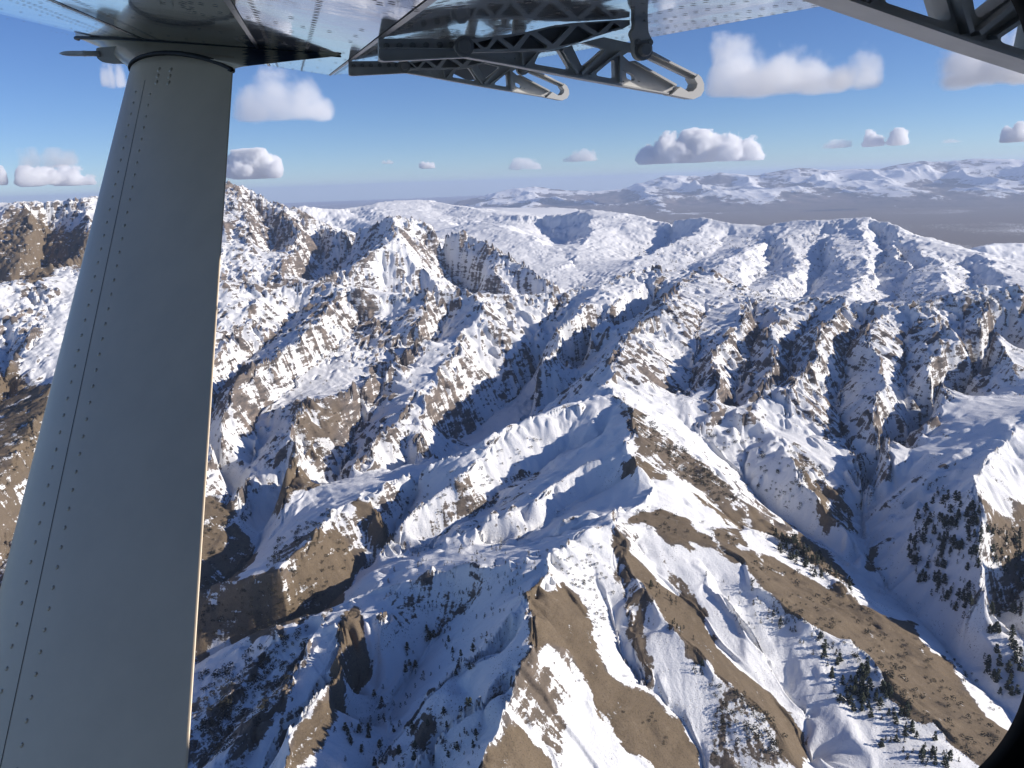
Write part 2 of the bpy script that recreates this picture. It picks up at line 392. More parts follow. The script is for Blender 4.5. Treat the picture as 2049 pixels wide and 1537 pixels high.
base = solve(val, m, 60)
rough_f = solve(rva, m, 30)
for _ in range(3):
    p = np.pad(base, 1, mode='edge')
    base = (p[:-2, 1:-1] + p[2:, 1:-1] + p[1:-1, :-2] + p[1:-1, 2:] + p[1:-1, 1:-1] * 2) / 6

# fine grid: rows get closer where the picture shows the ground large
NC = 1500
NR = 2000
th = np.linspace(TH0, TH1, NC)
lv = np.linspace(math.log(R0 * 1.01), math.log(R1 * .99), 4000)
dens = np.interp(np.exp(lv), [300, 600, 1500, 4200, 6000, 9000, 14000, 36000], [.5, .9, 1.25, 1.25, 1.0, .7, .25, .15])
cum = np.cumsum(dens); cum = (cum - cum[0]) / (cum[-1] - cum[0])
rr = np.exp(np.interp(np.linspace(0, 1, NR), cum, lv))

def sample(F, r, t):
    v = np.log(r / R0) / DU; u = (t - TH0) / DU
    v0 = np.clip(np.floor(v).astype(int), 0, NV - 2); u0 = np.clip(np.floor(u).astype(int), 0, NU - 2)
    fv = np.clip(v - v0, 0, 1); fu = np.clip(u - u0, 0, 1)
    return (F[v0, u0] * (1 - fv) * (1 - fu) + F[v0 + 1, u0] * fv * (1 - fu) + F[v0, u0 + 1] * (1 - fv) * fu + F[v0 + 1, u0 + 1] * fv * fu)

RRg, THg = np.meshgrid(rr, th, indexing='ij')
X = (RRg * np.sin(THg)).astype(np.float32); Y = (RRg * np.cos(THg)).astype(np.float32)

def hsh(ix, iy, k):
    h = (ix.astype(np.uint32) * np.uint32(374761393) + iy.astype(np.uint32) * np.uint32(668265263) + np.uint32((k * 2246822519) & 0xffffffff))
    h = (h ^ (h >> np.uint32(13))) * np.uint32(1274126177)
    h = h ^ (h >> np.uint32(16))
    return (h & np.uint32(0xffff)).astype(np.float32) / 65535.0

def vnoise(x, y, k=0):
    ix = np.floor(x); iy = np.floor(y); fx = x - ix; fy = y - iy
    ix = ix.astype(np.int32); iy = iy.astype(np.int32)
    fx = fx * fx * fx * (fx * (fx * 6 - 15) + 10); fy = fy * fy * fy * (fy * (fy * 6 - 15) + 10)
    a = hsh(ix, iy, k); b = hsh(ix + 1, iy, k); c = hsh(ix, iy + 1, k); d = hsh(ix + 1, iy + 1, k)
    return (a + (b - a) * fx + (c - a) * fy + (a - b - c + d) * fx * fy) * 2 - 1

def fbm(x, y, wl, octs, k=0, gain=.5):
    s = 0; a = 1.0
    for o in range(octs):
        s = s + a * vnoise(x / wl + 17.3 * o, y / wl - 9.1 * o, k + o); a *= gain; wl *= .5
    return s

def ridged(x, y, wl, octs, k=0):
    s = 0; a = 1.0; w = 1.0
    for o in range(octs):
        n = 1 - np.abs(vnoise(x / wl + 5.7 * o, y / wl + 3.1 * o, k + o)); n = n * n * w
        s = s + a * n; w = np.clip(n * 1.6, 0, 1); a *= .5; wl *= .5
    return s

def grad(Zf, Xf, Yf):
    """height gradient in plan on the polar grid"""
    dr = np.gradient(Zf, axis=0) / np.gradient(RRg, axis=0)
    dt = np.gradient(Zf, axis=1) / (RRg * (th[1] - th[0]))
    st, ct = np.sin(THg), np.cos(THg)
    return (dr * st + dt * ct).astype(np.float32), (dr * ct - dt * st).astype(np.float32)

def gullies(x, y, gx, gy, wl, k):
    """stripes that run down the slope, broken into cells: ribs and gullies"""
    g = np.hypot(gx, gy) + 1e-6
    px_, py_ = -gy / g, gx / g                      # across the slope
    cs = wl * 1.6
    ix = np.floor(x / cs); iy = np.floor(y / cs)
    fx = x / cs - ix; fy = y / cs - iy
    ix = ix.astype(np.int32); iy = iy.astype(np.int32)
    sc_, ss_, sw = 0, 0, 0
    for dx in (-1, 0, 1):
        for dy in (-1, 0, 1):
            cx = dx + hsh(ix + dx, iy + dy, k); cy = dy + hsh(ix + dx, iy + dy, k + 50)
            ox = fx - cx; oy = fy - cy
            w = np.exp(-(ox * ox + oy * oy) * 2.6)
            ph = (ox * px_ + oy * py_) * cs * (6.2832 / wl)
            sc_ = sc_ + w * np.cos(ph); ss_ = ss_ + w * np.sin(ph); sw = sw + w
    c = sc_ / sw; s = ss_ / sw
    # derivative across the slope
    return c, -s * px_, -s * py_

GUL = np.zeros((NR, NC), np.float32)
Z = np.empty((NR, NC), np.float32); ROUGH = np.empty((NR, NC), np.float32)
# gently warp the sampling so crests wander instead of running straight
for i0 in range(0, NR, 200):
    sl_ = slice(i0, i0 + 200)
    x, y = X[sl_], Y[sl_]
    r_ = RRg[sl_]
    wa = np.clip(r_ * .006, 3, 60)
    wx = x + fbm(x, y, 220, 4, 11, .6) * wa; wy = y + fbm(x, y, 220, 4, 31, .6) * wa
    rw = np.clip(np.hypot(wx, wy), R0, R1); tw = np.arctan2(wx, wy)
    Z[sl_] = sample(base, rw, tw); ROUGH[sl_] = sample(rough_f, rw, tw)
BASEZ = Z.copy()
GX, GY = grad(Z, X, Y)
px_size = RRg * (th[1] - th[0])
near_amt = np.clip(1.0 - (RRg - 14000) / 4000, 0, 1)
for i0 in range(0, NR, 100):
    sl_ = slice(i0, i0 + 100)
    x, y, r_ = X[sl_], Y[sl_], RRg[sl_]
    gx, gy = GX[sl_].copy(), GY[sl_].copy()
    ro = np.clip(ROUGH[sl_] + .12 * fbm(x, y, 300, 3, 71), .03, 1)
    ro = ro * (1 - .55 * np.clip((r_ - 6500) / 1500, 0, 1) * (x > -400))
    g0 = np.hypot(gx, gy)
    na = near_amt[sl_]
    steep = np.clip(g0 / .55, .12, 1.0)
    dz = 0
    for wl, am, k in ((520, 36, 1), (230, 17, 2), (100, 5.5, 3), (45, 2.0, 4), (20, 1.0, 5), (10, .6, 6)):
        vis = np.clip(wl / (px_size[sl_][:, :1] * 3.0) - .6, 0, 1)
        if vis.max() <= 0: continue
        c, dx_, dy_ = gullies(x, y, gx, gy, wl, k)
        a = am * steep * vis * na * (0.12 + 1.0 * ro)
        if wl < 240: a = a * (1 - (.8 if wl < 120 else .5) * np.clip((r_ - 6000) / 1500, 0, 1) * (x > -300))
        dz = dz + a * c
        GUL[sl_] += c * vis * (.5 if wl > 300 else .35) * np.clip(g0 * 2, 0, 1)
        gx += dx_ * a * 6.28 / wl; gy += dy_ * a * 6.28 / wl
    # tilted beds that stand out as ledges
    bz = Z[sl_]
    ph = (.75 * x + .35 * y + 1.15 * bz + 22 * fbm(x, y, 520, 3, 60)) / 52.0
    hill = np.clip((r_ - 6500) / 1500, 0, 1)
    led = (np.abs((ph % 1.0) - .35) * 2 - .5) * 5.5 + (np.abs(((ph * 2.7) % 1.0) - .4) * 2 - .5) * 2.0
    ledw = np.clip(ro - .3, 0, .5) * 1.25 * np.clip(.5 + .9 * fbm(x, y, 400, 3, 65), 0, 1.2) * (1 - hill * .8)
    dz = dz + led * ledw * na
    GUL[sl_] += (np.abs((ph % 1.0) - .35) * 2 - .5) * ledw * 1.0
    # crags
    rg = ridged(x, y, 120, 5, 90) - 1.0
    dz = dz + rg * 3.5 * np.clip(ro - .4, 0, 1) * 1.6 * na
    dz = dz + fbm(x, y, 60, 4, 120) * (.5 + .9 * ro) * na * np.clip(1.4 - r_ / 6000, .15, 1)
    Z[sl_] += dz
Z = Z.astype(np.float32)

# ------------------------------------------------------------------ what covers the ground
SL = Z / RRg.astype(np.float32)                 # slope of the sight line to every ground point
def cast(px, py, tol=.006):
    """ground point met by the sight line through a photo point: (azimuth, distance)"""
    t, s = topolar(px, py)
    j = int(np.clip(round((t - TH0) / (th[1] - th[0])), 0, NC - 1))
    S = SL[:, j]
    k = np.argmax(S >= s - tol)
    if S[k] < s - tol: k = NR - 1
    while k < NR - 1 and S[k] < s and S[k + 1] > S[k]: k += 1
    return t, rr[k], Z[k, j]

PATCH = [
 (1, [(1222,1060),(1279,1121),(1399,1228),(1436,1278),(1490,1340),(1544,1390),(1606,1469),(1612,1560),(1600,1560),(1552,1452),(1490,1393),(1432,1349),(1391,1295),(1345,1249),(1283,1170),(1241,1108)]),
 (1, [(1228,1026),(1305,1008),(1380,1035),(1400,1060),(1440,1088),(1370,1086),(1290,1058)]),
 (1, [(1482,1123),(1440,1098),(1500,1095),(1560,1115),(1620,1150),(1700,1200),(1770,1230),(1830,1245),(1850,1290),(1900,1330),(1930,1390),(1990,1440),(2035,1475),(2100,1560),(1990,1560),(1966,1533),(1879,1458),(1776,1384),(1718,1297),(1598,1235),(1498,1166)]),
 (.9, [(1490,1010),(1552,1048),(1647,1094),(1690,1140),(1710,1170),(1640,1130),(1560,1080),(1500,1045)]),
 (.85, [(1430,1050),(1470,1050),(1500,1080),(1480,1100),(1440,1090)]),
 (1, [(1052,1182),(1130,1158),(1160,1210),(1200,1290),(1212,1335),(1245,1362),(1310,1385),(1370,1430),(1400,1500),(1415,1570),(1320,1570),(1240,1480),(1190,1430),(1170,1360),(1130,1312),(1068,1285)]),
 (1, [(968,1515),(1018,1446),(1058,1452),(1100,1490),(1125,1570),(940,1570)]),
 (.5, [(1070,1320),(1110,1370),(1135,1450),(1122,1520),(1080,1440),(1040,1400)]),
 (.7, [(1215,1060),(1250,1090),(1262,1150),(1290,1250),(1312,1382),(1290,1360),(1255,1280),(1235,1180)]),
 (.62, [(1325,1110),(1350,1140),(1390,1220),(1400,1232),(1360,1200),(1330,1150)]),
 (.95, [(620,1085),(660,1030),(700,1080),(712,1125),(690,1185),(640,1222),(560,1252),(450,1285),(380,1310),(398,1195),(480,1180),(570,1155)]),
 (.95, [(700,1000),(738,992),(770,1020),(784,1080),(765,1100),(740,1050),(715,1020)]),
 (.5, [(660,1030),(715,1020),(740,1050),(765,1100),(712,1125),(700,1080)]),
 (.9, [(380,975),(450,995),(475,1030),(500,1080),(512,1105),(470,1160),(405,1190),(340,1240),(340,1100)]),
 (.95, [(541,1022),(569,941),(577,917),(593,917),(633,961),(637,973),(577,1010),(553,1042)]),
 (.6, [(575,800),(620,790),(690,830),(690,860),(640,930),(600,900),(580,850)]),
 (.95, [(706,1205),(735,1260),(738,1335),(690,1395),(650,1480),(600,1550),(560,1570),(585,1470),(650,1370),(672,1290)]),
 (.6, [(589,1330),(580,1400),(520,1500),(470,1560),(440,1560),(480,1480),(540,1390)]),
 (.62, [(840,1440),(870,1420),(880,1440),(850,1490),(790,1537),(750,1545),(790,1500)]),
 (.6, [(1215,780),(1250,790),(1300,840),(1400,920),(1470,985),(1490,1010),(1440,1010),(1380,960),(1310,940),(1260,900),(1265,860),(1240,820)]),
 (.9, [(1245,907),(1290,920),(1350,955),(1440,1000),(1500,1040),(1470,1050),(1400,1000),(1340,960),(1300,955),(1270,940)]),
 (.85, [(1614,982),(1600,940),(1640,950),(1700,1010),(1715,1040),(1705,1065),(1660,1040)]),
 (.55, [(1575,880),(1620,920),(1680,980),(1700,1010),(1640,960),(1600,930)]),
 (.85, [(1735,1105),(1745,1090),(1768,1125),(1755,1150),(1740,1140)]),
 (.75, [(1960,985),(2049,1000),(2100,1170),(2049,1170),(2000,1120),(1985,1050),(1970,1010)]),
 (.5, [(1975,1080),(2049,1170),(2049,1235),(1985,1180)]),
 (.85, [(-60,700),(100,760),(140,800),(120,900),(60,1000),(-60,900)]),
 (.7, [(-60,900),(60,1000),(20,1180),(-60,1250)]),
 (.9, [(-60,460),(90,430),(180,450),(180,530),(130,530),(60,560),(-60,560)]),
 (.42, [(1040,1320),(1130,1330),(1165,1400),(1120,1450),(1050,1440)]),
 (.5, [(1440,1370),(1500,1400),(1570,1480),(1610,1560),(1440,1560),(1420,1450)]),
 (.42, [(830,1160),(960,1150),(960,1200),(880,1260),(760,1250),(740,1200)]),
 (.45, [(380,1400),(560,1300),(600,1340),(520,1500),(380,1560)]),
 (.45, [(1230,1100),(1262,1120),(1320,1250),(1290,1240),(1250,1180)]),
 (.4, [(1500,1000),(1620,1060),(1700,1130),(1640,1110),(1540,1060)]),
 (.45, [(560,1090),(640,1060),(600,1140),(540,1160)]),
 (.4, [(860,1040),(1000,960),(1100,930),(1060,980),(940,1050)]),
]
ROCKY = [
 (.55, [(1250,670),(1310,680),(1370,760),(1360,820),(1300,790),(1230,750)]),
 (.35, [(1470,600),(1530,640),(1560,760),(1540,850),(1450,850),(1420,780),(1450,680)]),
 (.28, [(1600,700),(1660,690),(1740,760),(1740,840),(1650,830),(1580,820),(1600,760)]),
 (.8, [(690,590),(740,600),(800,680),(790,700),(730,690),(700,640)]),
 (.55, [(790,600),(860,600),(860,680),(800,690)]),
 (.7, [(800,430),(850,465),(940,535),(1000,560),(1050,590),(940,565),(880,540),(820,490)]),
 (.6, [(930,470),(1050,530),(1150,580),(1100,590),(1040,560),(1000,520)]),
 (.55, [(440,540),(560,545),(560,590),(440,590)]),
 (.5, [(445,400),(520,420),(500,480),(445,470)]),
 (.45, [(430,740),(520,700),(560,780),(480,880),(430,880)]),
 (.3, [(760,700),(900,700),(870,800),(780,880),(700,930),(640,900)]),
 (.18, [(1230,600),(1460,560),(1700,600),(2049,600),(2049,780),(1850,900),(1560,860),(1380,850),(1230,780)]),
 (.35, [(445,380),(600,420),(760,480),(760,540),(640,560),(450,560)]),
]
def inside(poly, U, V):
    c = np.zeros(U.shape, bool)
    n = len(poly)
    for i in range(n):
        u0, v0 = poly[i]; u1, v1 = poly[(i + 1) % n]
        if v0 == v1: continue
        c ^= ((v0 > V) != (v1 > V)) & (U < (u1 - u0) * (V - v0) / (v1 - v0) + u0)
    return c

LR = np.log(RRg).astype(np.float32); THf = THg.astype(np.float32)
warp = (fbm(X, Y, 60, 5, 200, .6) * .010).astype(np.float32)
warp2 = (fbm(X, Y, 60, 5, 210, .6) * .016).astype(np.float32)

def paint(lst, blur=2):
    M = np.zeros((NR, NC), np.float32)
    for s, poly in lst:
        pp = []
        for px, py in poly:
            t, r, z = cast(px, py)
            pp.append((t, math.log(r)))
        P_ = np.array(pp)
        a0 = np.searchsorted(th, P_[:, 0].min() - .02); a1 = np.searchsorted(th, P_[:, 0].max() + .02)
        b0 = np.searchsorted(np.log(rr), P_[:, 1].min() - .03); b1 = np.searchsorted(np.log(rr), P_[:, 1].max() + .03)
        sl_ = (slice(b0, b1), slice(a0, a1))
        k = inside(pp, THf[sl_] + warp[sl_] * .6, LR[sl_] + warp2[sl_] * .8)
        M[sl_] = np.where(k, np.maximum(M[sl_], s), M[sl_])
    for _ in range(blur):
        p = np.pad(M, 1, mode='edge')
        M = (p[:-2, 1:-1] + p[2:, 1:-1] + p[1:-1, :-2] + p[1:-1, 2:] + p[1:-1, 1:-1] * 2) / 6
    return M

brown = paint(PATCH, 16)
rocky = paint(ROCKY, 8)
gx, gy = grad(Z, X, Y)
slope = np.hypot(gx, gy)
bgx, bgy = grad(BASEZ, X, Y)
east = np.clip(-bgx, -1, 1)                            # faces the sun side
near = np.clip(1.6 - RRg / 3500, 0, 1).astype(np.float32)
cover = 1.05 - .14 * np.clip(slope - .5, 0, 1.2) - .16 * np.clip(east, 0, .8)
cover -= ROUGH * .24 * np.clip(slope - .5, 0, 1) + .20 * np.clip(ROUGH - .3, 0, 1)
cover -= .62 * GUL * np.clip(ROUGH + .12, 0, 1)
cover -= rocky * (.24 + .15 * np.clip(slope - .35, 0, 1))
cover += .10 * fbm(X, Y, 90, 4, 300)
fe = np.clip(-gx, -1, 1) - np.clip(-bgx, -1, 1)        # small ribs turned to the sun lose their snow
cover -= np.clip(fe, -.5, .8) * .42 * np.clip(ROUGH + .1, 0, 1)
bn = np.clip(brown * 1.12 + .45 * GUL * (brown > .03) * np.clip(4 * brown * (1.15 - brown), 0, 1), 0, 1)
cover = cover * (1 - bn) + bn * .17
cover += .12 * np.clip((RRg - 6500) / 3000, 0, 1)      # the high rounded hills are well covered
plain = np.clip((-1250 - Z) / 180, 0, 1)
cover = cover * (1 - plain) + plain * (.27 + .20 * fbm(X, Y * .6, 2600, 5, 400))

def ground_material(name, far=False):
    m, nt, bs = new_mat(name)
    g = NT(nt)
    geo = g.n('ShaderNodeNewGeometry')
    pos = geo.outputs['Position']
    bs.inputs['Roughness'].default_value = .9
    bs.inputs['Specular IOR Level'].default_value = .15
    cov = g.attr('cover'); soil = g.attr('soil'); busy = g.attr('busy')
    k = 12.0 if far else 1.0
    n1 = g.noise(pos, .03 / k, 8, .62)
    n2 = g.noise(pos, .22 / k, 5, .7)
    # strata: noise stretched along tilted beds
    mp = g.mapping(pos, (1, .35, 3.2), (.5, .6, .3))
    n3 = g.noise(mp, .024 / k, 6, .6)
    nn = g.math('ADD', g.math('MULTIPLY', g.math('SUBTRACT', n1, .5), 1.0), g.math('MULTIPLY', g.math('SUBTRACT', n2, .5), .85))
    nn = g.math('ADD', nn, g.math('MULTIPLY', g.math('SUBTRACT', n3, .5), 1.5))
    c = g.math('ADD', cov, g.math('MULTIPLY', nn, g.math('ADD', .55, g.math('MULTIPLY', busy, .7))))
    if not far:      # tufts and stones poking through the thin snow
        tuft = g.math('MULTIPLY', g.ramp(g.noise(pos, .45, 2, .5), .62, .70), g.ramp(g.noise(pos, .018, 4, .6), .44, .60))
        c = g.math('SUBTRACT', c, g.math('MULTIPLY', tuft, .75))
    snow = g.ramp(c, .44, .58)
    # bare ground
    nb = g.noise(pos, .012 / k, 6, .6)
    nc_ = g.noise(pos, .5 / k, 3, .6)
    soilc = g.mix(nb, (.140, .105, .068, 1), (.220, .168, .112, 1))
    soilc = g.mix(g.math('MULTIPLY', g.ramp(n3, .45, .7), .45), soilc, (.105, .078, .048, 1))
    soilc = g.mix(g.math('MULTIPLY', g.ramp(g.noise(pos, .06 / k, 5, .65), .52, .7), .4), soilc, (.27, .21, .145, 1))
    soilc = g.mix(g.math('MULTIPLY', g.ramp(nc_, .50, .68), .6), soilc, (.055, .042, .03, 1))
    rockc = g.mix(g.ramp(n3, .3, .7), (.095, .085, .080, 1), (.27, .215, .175, 1))
    rockc = g.mix(g.math('MULTIPLY', g.ramp(n2, .5, .7), .5), rockc, (.055, .05, .048, 1))
    bare = g.mix(soil, rockc, soilc)
    snowc = g.mix(nb, (.86, .86, .86, 1), (.91, .90, .88, 1))
    col = g.mix(snow, bare, snowc)
    g.link(col, bs.inputs['Base Color'])
    hgt = g.math('ADD', g.math('MULTIPLY', n2, 2.2 * k), g.math('MULTIPLY', g.noise(pos, .9 / k, 3, .6), .6 * k))
    hgt = g.math('ADD', hgt, g.math('MULTIPLY', snow, .4 * k))
    bp = g.n('ShaderNodeBump'); bp.inputs['Strength'].default_value = .75; bp.inputs['Distance'].default_value = 1.0
    g.link(hgt, bp.inputs['Height']); g.link(bp.outputs[0], bs.inputs['Normal'])
    return m

terrain = grid_mesh('terrain', X, Y, Z, ground_material('snow and soil'))
tag(terrain, kind='structure')
def attr(o, name, A):
    a = o.data.attributes.new(name, 'FLOAT', 'POINT')
    a.data.foreach_set('value', A.astype(np.float32).ravel())
attr(terrain, 'cover', cover)
attr(terrain, 'busy', np.clip(ROUGH * 1.1 + rocky * .5 + .7 * np.clip(3.5 * brown * (1.1 - brown), 0, 1), 0, 1))
attr(terrain, 'soil', np.clip(np.maximum(brown * 1.4 - .2, plain), 0, 1))

# ------------------------------------------------------------------ distant mountains beyond the plain
CREST = [(860,415),(940,400),(1000,385),(1070,374),(1120,380),(1180,384),(1240,378),(1290,364),(1330,350),(1400,354),(1440,347),(1520,350),(1560,340),(1600,334),(1640,340),(1700,338),(1760,335),(1800,326),(1850,320),(1900,324),(1950,318),(2000,318),(2049,321),(2150,318),(2350,322)]
ct = [topolar(a, b) for a, b in CREST]
nc2, nr2 = 1300, 680
t2 = np.linspace(math.radians(-46), math.radians(54), nc2)
r2 = np.concatenate([np.linspace(34500, 56000, 620), np.geomspace(56100, 118000, nr2 - 620)])
R2, T2 = np.meshgrid(r2, t2, indexing='ij')
X2 = R2 * np.sin(T2); Y2 = R2 * np.cos(T2)
rc = 50000.0
Hc = np.interp(T2, [a for a, _ in ct], [s * rc - PLAIN for _, s in ct], left=40)
fade = np.interp(T2, [math.radians(-10), math.radians(-3)], [0, 1])
Hc = Hc * fade
u = (R2 - 38500) / (rc - 38500)
prof = np.where(u < 1, np.clip(u, 0, 1) ** .9, np.clip(1 - (u - 1) * .8, .0, 1))
n = ridged(X2.astype(np.float32), (Y2 * .8).astype(np.float32), 2900, 7, 500) / 1.6
n2_ = ridged(X2.astype(np.float32), Y2.astype(np.float32), 1700, 5, 520)/1.6
crest_lock = np.exp(-((u - 1) / .16) ** 2)
Z2 = PLAIN - 25 + 30 * np.clip(u * 8, 0, 1) + Hc * prof * ((.58 + .50 * n) * (1 - crest_lock) + crest_lock * (.965 + .05 * n)) + 130 * (n2_ - .3) * np.clip(u * 2, 0, 1) * fade
far = grid_mesh('distant_mountains', X2, Y2, Z2, ground_material('far snow and rock', True))
tag(far, kind='structure')
hrel = (Z2 - PLAIN)
c2 = .16 + .66 * np.clip((hrel - 150) / 950, 0, 1) + .7 * (n - .5) + .25 * (n2_ - .5) + .1 * fbm(X2.astype(np.float32), Y2.astype(np.float32), 3000, 4, 540)
attr(far, 'cover', c2); attr(far, 'busy', c2 * 0 + .8); attr(far, 'soil', np.clip(1 - hrel / 300, 0, 1))

# ------------------------------------------------------------------ trees and bushes
TREG = [
 # (polygon, number, smallest and largest height in photo pixels, shape, label)
 ([(1830,1030),(1880,985),(1960,1000),(1970,1180),(1930,1240),(1840,1180),(1812,1100)], 160, 9, 23, 0, 'dark conifer in the grove on the blue shaded snow wall at right'),
 ([(1640,1290),(1720,1310),(1780,1390),(1840,1440),(1760,1450),(1680,1420),(1650,1360)], 55, 12, 26, 0, 'dark evergreen in the cluster on the long snowy crest at lower right'),
 ([(1480,1160),(1560,1200),(1680,1290),(1640,1330),(1560,1260),(1500,1210)], 30, 9, 17, 0, 'small evergreen throwing a long shadow on the bright snow beside the brown crest'),
 ([(1540,1056),(1600,1085),(1640,1115),(1700,1165),(1740,1195),(1700,1190),(1620,1150),(1556,1105)], 100, 9, 18, 0, 'dark evergreen in the dense belt running down the brown slope above the valley'),
 ([(1500,1110),(1620,1150),(1770,1240),(1850,1300),(1930,1400),(2020,1490),(1960,1530),(1780,1390),(1600,1240),(1498,1166)], 150, 4, 12, 1, 'low bush on the long brown slope at lower right'),
 ([(1235,1035),(1300,1015),(1400,1040),(1500,1100),(1440,1090),(1290,1060)], 25, 5, 10, 1, 'low bush on the small brown patch below the jagged snow crest'),
 ([(1780,1400),(1850,1450),(1900,1500),(1960,1537),(1850,1537),(1760,1500)], 36, 10, 22, 0, 'evergreen on the snow in the lower right corner'),
 ([(1960,1260),(2049,1270),(2049,1390),(1990,1400),(1970,1330)], 22, 13, 26, 0, 'dark conifer on the shaded valley floor at the right edge'),
 ([(1975,1050),(2049,1060),(2049,1230),(1985,1240)], 70, 8, 18, 0, 'dark bushy conifer on the sunlit patchy slope at the right edge'),
 ([(1290,1130),(1340,1160),(1400,1300),(1440,1400),(1400,1370),(1350,1280),(1290,1190)], 26, 8, 16, 0, 'lone evergreen on the narrow snow strip between two brown ribs'),
 ([(1400,1110),(1460,1130),(1520,1240),(1560,1330),(1480,1260),(1420,1190)], 10, 6, 12, 0, 'small bush on the smooth bright snow between the brown ribs'),
 ([(880,1230),(1000,1250),(960,1330),(860,1400),(760,1440),(720,1440),(770,1350)], 44, 8, 20, 0, 'dark evergreen in the shaded snow bowl left of the brown spine'),
 ([(650,1460),(760,1440),(960,1400),(960,1537),(700,1537)], 60, 8, 20, 0, 'dark evergreen in the shaded hollow at the bottom middle'),
 ([(620,1085),(660,1030),(700,1080),(712,1125),(690,1185),(640,1222),(560,1252),(450,1285),(398,1290),(398,1195),(480,1180),(570,1155)], 110, 4, 10, 1, 'dot-like bush on the brown knoll right of the strut'),
 ([(400,990),(450,995),(475,1030),(500,1080),(512,1105),(470,1160),(405,1190)], 50, 4, 8, 1, 'tiny bush on the brown slope touching the strut'),
 ([(400,1345),(640,1245),(600,1320),(500,1480),(385,1537)], 190, 6, 15, 1, 'grey green shrub on the patchy snow at lower left of the spine'),
 ([(820,1090),(1000,1080),(1090,1110),(1040,1230),(900,1250),(760,1190)], 90, 5, 12, 0, 'bush on the snowy ledges left of the spine'),
 ([(1230,800),(1300,840),(1400,920),(1490,1000),(1440,1010),(1300,900)], 170, 4, 9, 1, 'dark bush on the scrubby slope right of the jagged peak'),
 ([(1380,545),(1480,575),(1700,590),(1900,590),(2049,575),(2049,640),(1900,630),(1700,620),(1480,610)], 190, 2.5, 6, 1, ''),
 ([(1250,600),(1500,620),(1900,640),(2049,660),(2049,800),(1700,780),(1250,700)], 260, 2.5, 5, 1, ''),
 ([(1400,860),(1560,880),(1700,960),(1700,1060),(1560,1010),(1450,960)], 70, 4, 10, 1, ''),
 ([(1250,480),(1560,470),(1800,470),(1980,560),(1980,640),(1700,600),(1300,600)], 750, 1.6, 3.8, 1, ''),
 ([(520,1150),(560,1080),(690,1005),(600,1100),(560,1145)], 60, 5, 10, 1, ''),
 ([(0,740),(100,770),(140,830),(100,960),(0,1000)], 130, 3, 7, 1, ''),
 ([(440,700),(700,700),(900,780),(860,900),(600,930),(440,900)], 170, 2.5, 5, 1, ''),
 ([(740,1000),(900,950),(1000,900),(1100,860),(1000,1020),(860,1060)], 60, 4, 8, 1, ''),
 ([(1870,1280),(1930,1330),(2010,1430),(1990,1430),(1900,1340)], 14, 4, 8, 1, ''),
 ([(1040,1100),(1200,1080),(1240,1180),(1200,1280),(1130,1150)], 60, 4, 9, 1, ''),
 ([(1420,1360),(1520,1400),(1600,1520),(1430,1530)], 60, 5, 14, 1, ''),
 ([(1068,1290),(1190,1300),(1300,1400),(1380,1500),(1250,1480)], 8, 5, 9, 1, 'lone dot-like bush on the smooth bare spine at bottom centre'),
]
SHORT = {0: 'on the shaded right wall', 1: 'on the lower right crest', 2: 'on bright snow by the brown crest', 3: 'in the belt above the valley', 4: 'on the long brown slope', 5: 'on the small brown patch',
         6: 'in the lower right corner', 7: 'on the right valley floor', 8: 'on the patchy right-edge slope', 9: 'on the strip between brown ribs', 10: 'on smooth snow between ribs', 11: 'in the shaded bowl beside the spine',
         12: 'in the bottom middle hollow', 13: 'on the brown knoll', 14: 'on the brown slope by the strut', 15: 'on patchy snow beside the strut', 16: 'on the snowy ledges', 17: 'on the scrubby peak slope', 29: 'on the bare spine'}
random.seed(11)
prng = np.random.default_rng(5)
cand = []
for ri, (poly, n, h0, h1, shape, lab) in enumerate(TREG):
    n = int(n * 1.45)
    xs = [p[0] for p in poly]; ys = [p[1] for p in poly]
    # a few cluster centres make groves and gaps
    cen = []
    while len(cen) < max(3, n // 9):
        a, b = prng.uniform(min(xs), max(xs)), prng.uniform(min(ys), max(ys))
        if inside(poly, np.array([a]), np.array([b]))[0]: cen.append((a, b))
    got = 0; tries = 0
    sx = max(6, (max(xs) - min(xs)) * .07)
    while got < n and tries < n * 40:
        tries += 1
        if prng.random() < .28:
            c_ = cen[prng.integers(len(cen))]; a = c_[0] + prng.normal() * sx; b = c_[1] + prng.normal() * sx * .7
        else:
            a, b = prng.uniform(min(xs), max(xs)), prng.uniform(min(ys), max(ys))
        if not inside(poly, np.array([a]), np.array([b]))[0]: continue
        t, r, z = cast(a, b, .0005)
        dist = math.hypot(r, z)
        hp = .85 * (h0 + (h1 - h0) * prng.random() ** 1.6)
        jj = int(np.clip(round((t - TH0) / (th[1] - th[0])), 0, NC - 1)); ii = int(np.searchsorted(rr, r))
        cand.append((hp, hp * dist / FPX, r * math.sin(t), r * math.cos(t), z - .25, shape, lab, ri, a, b))
        got += 1

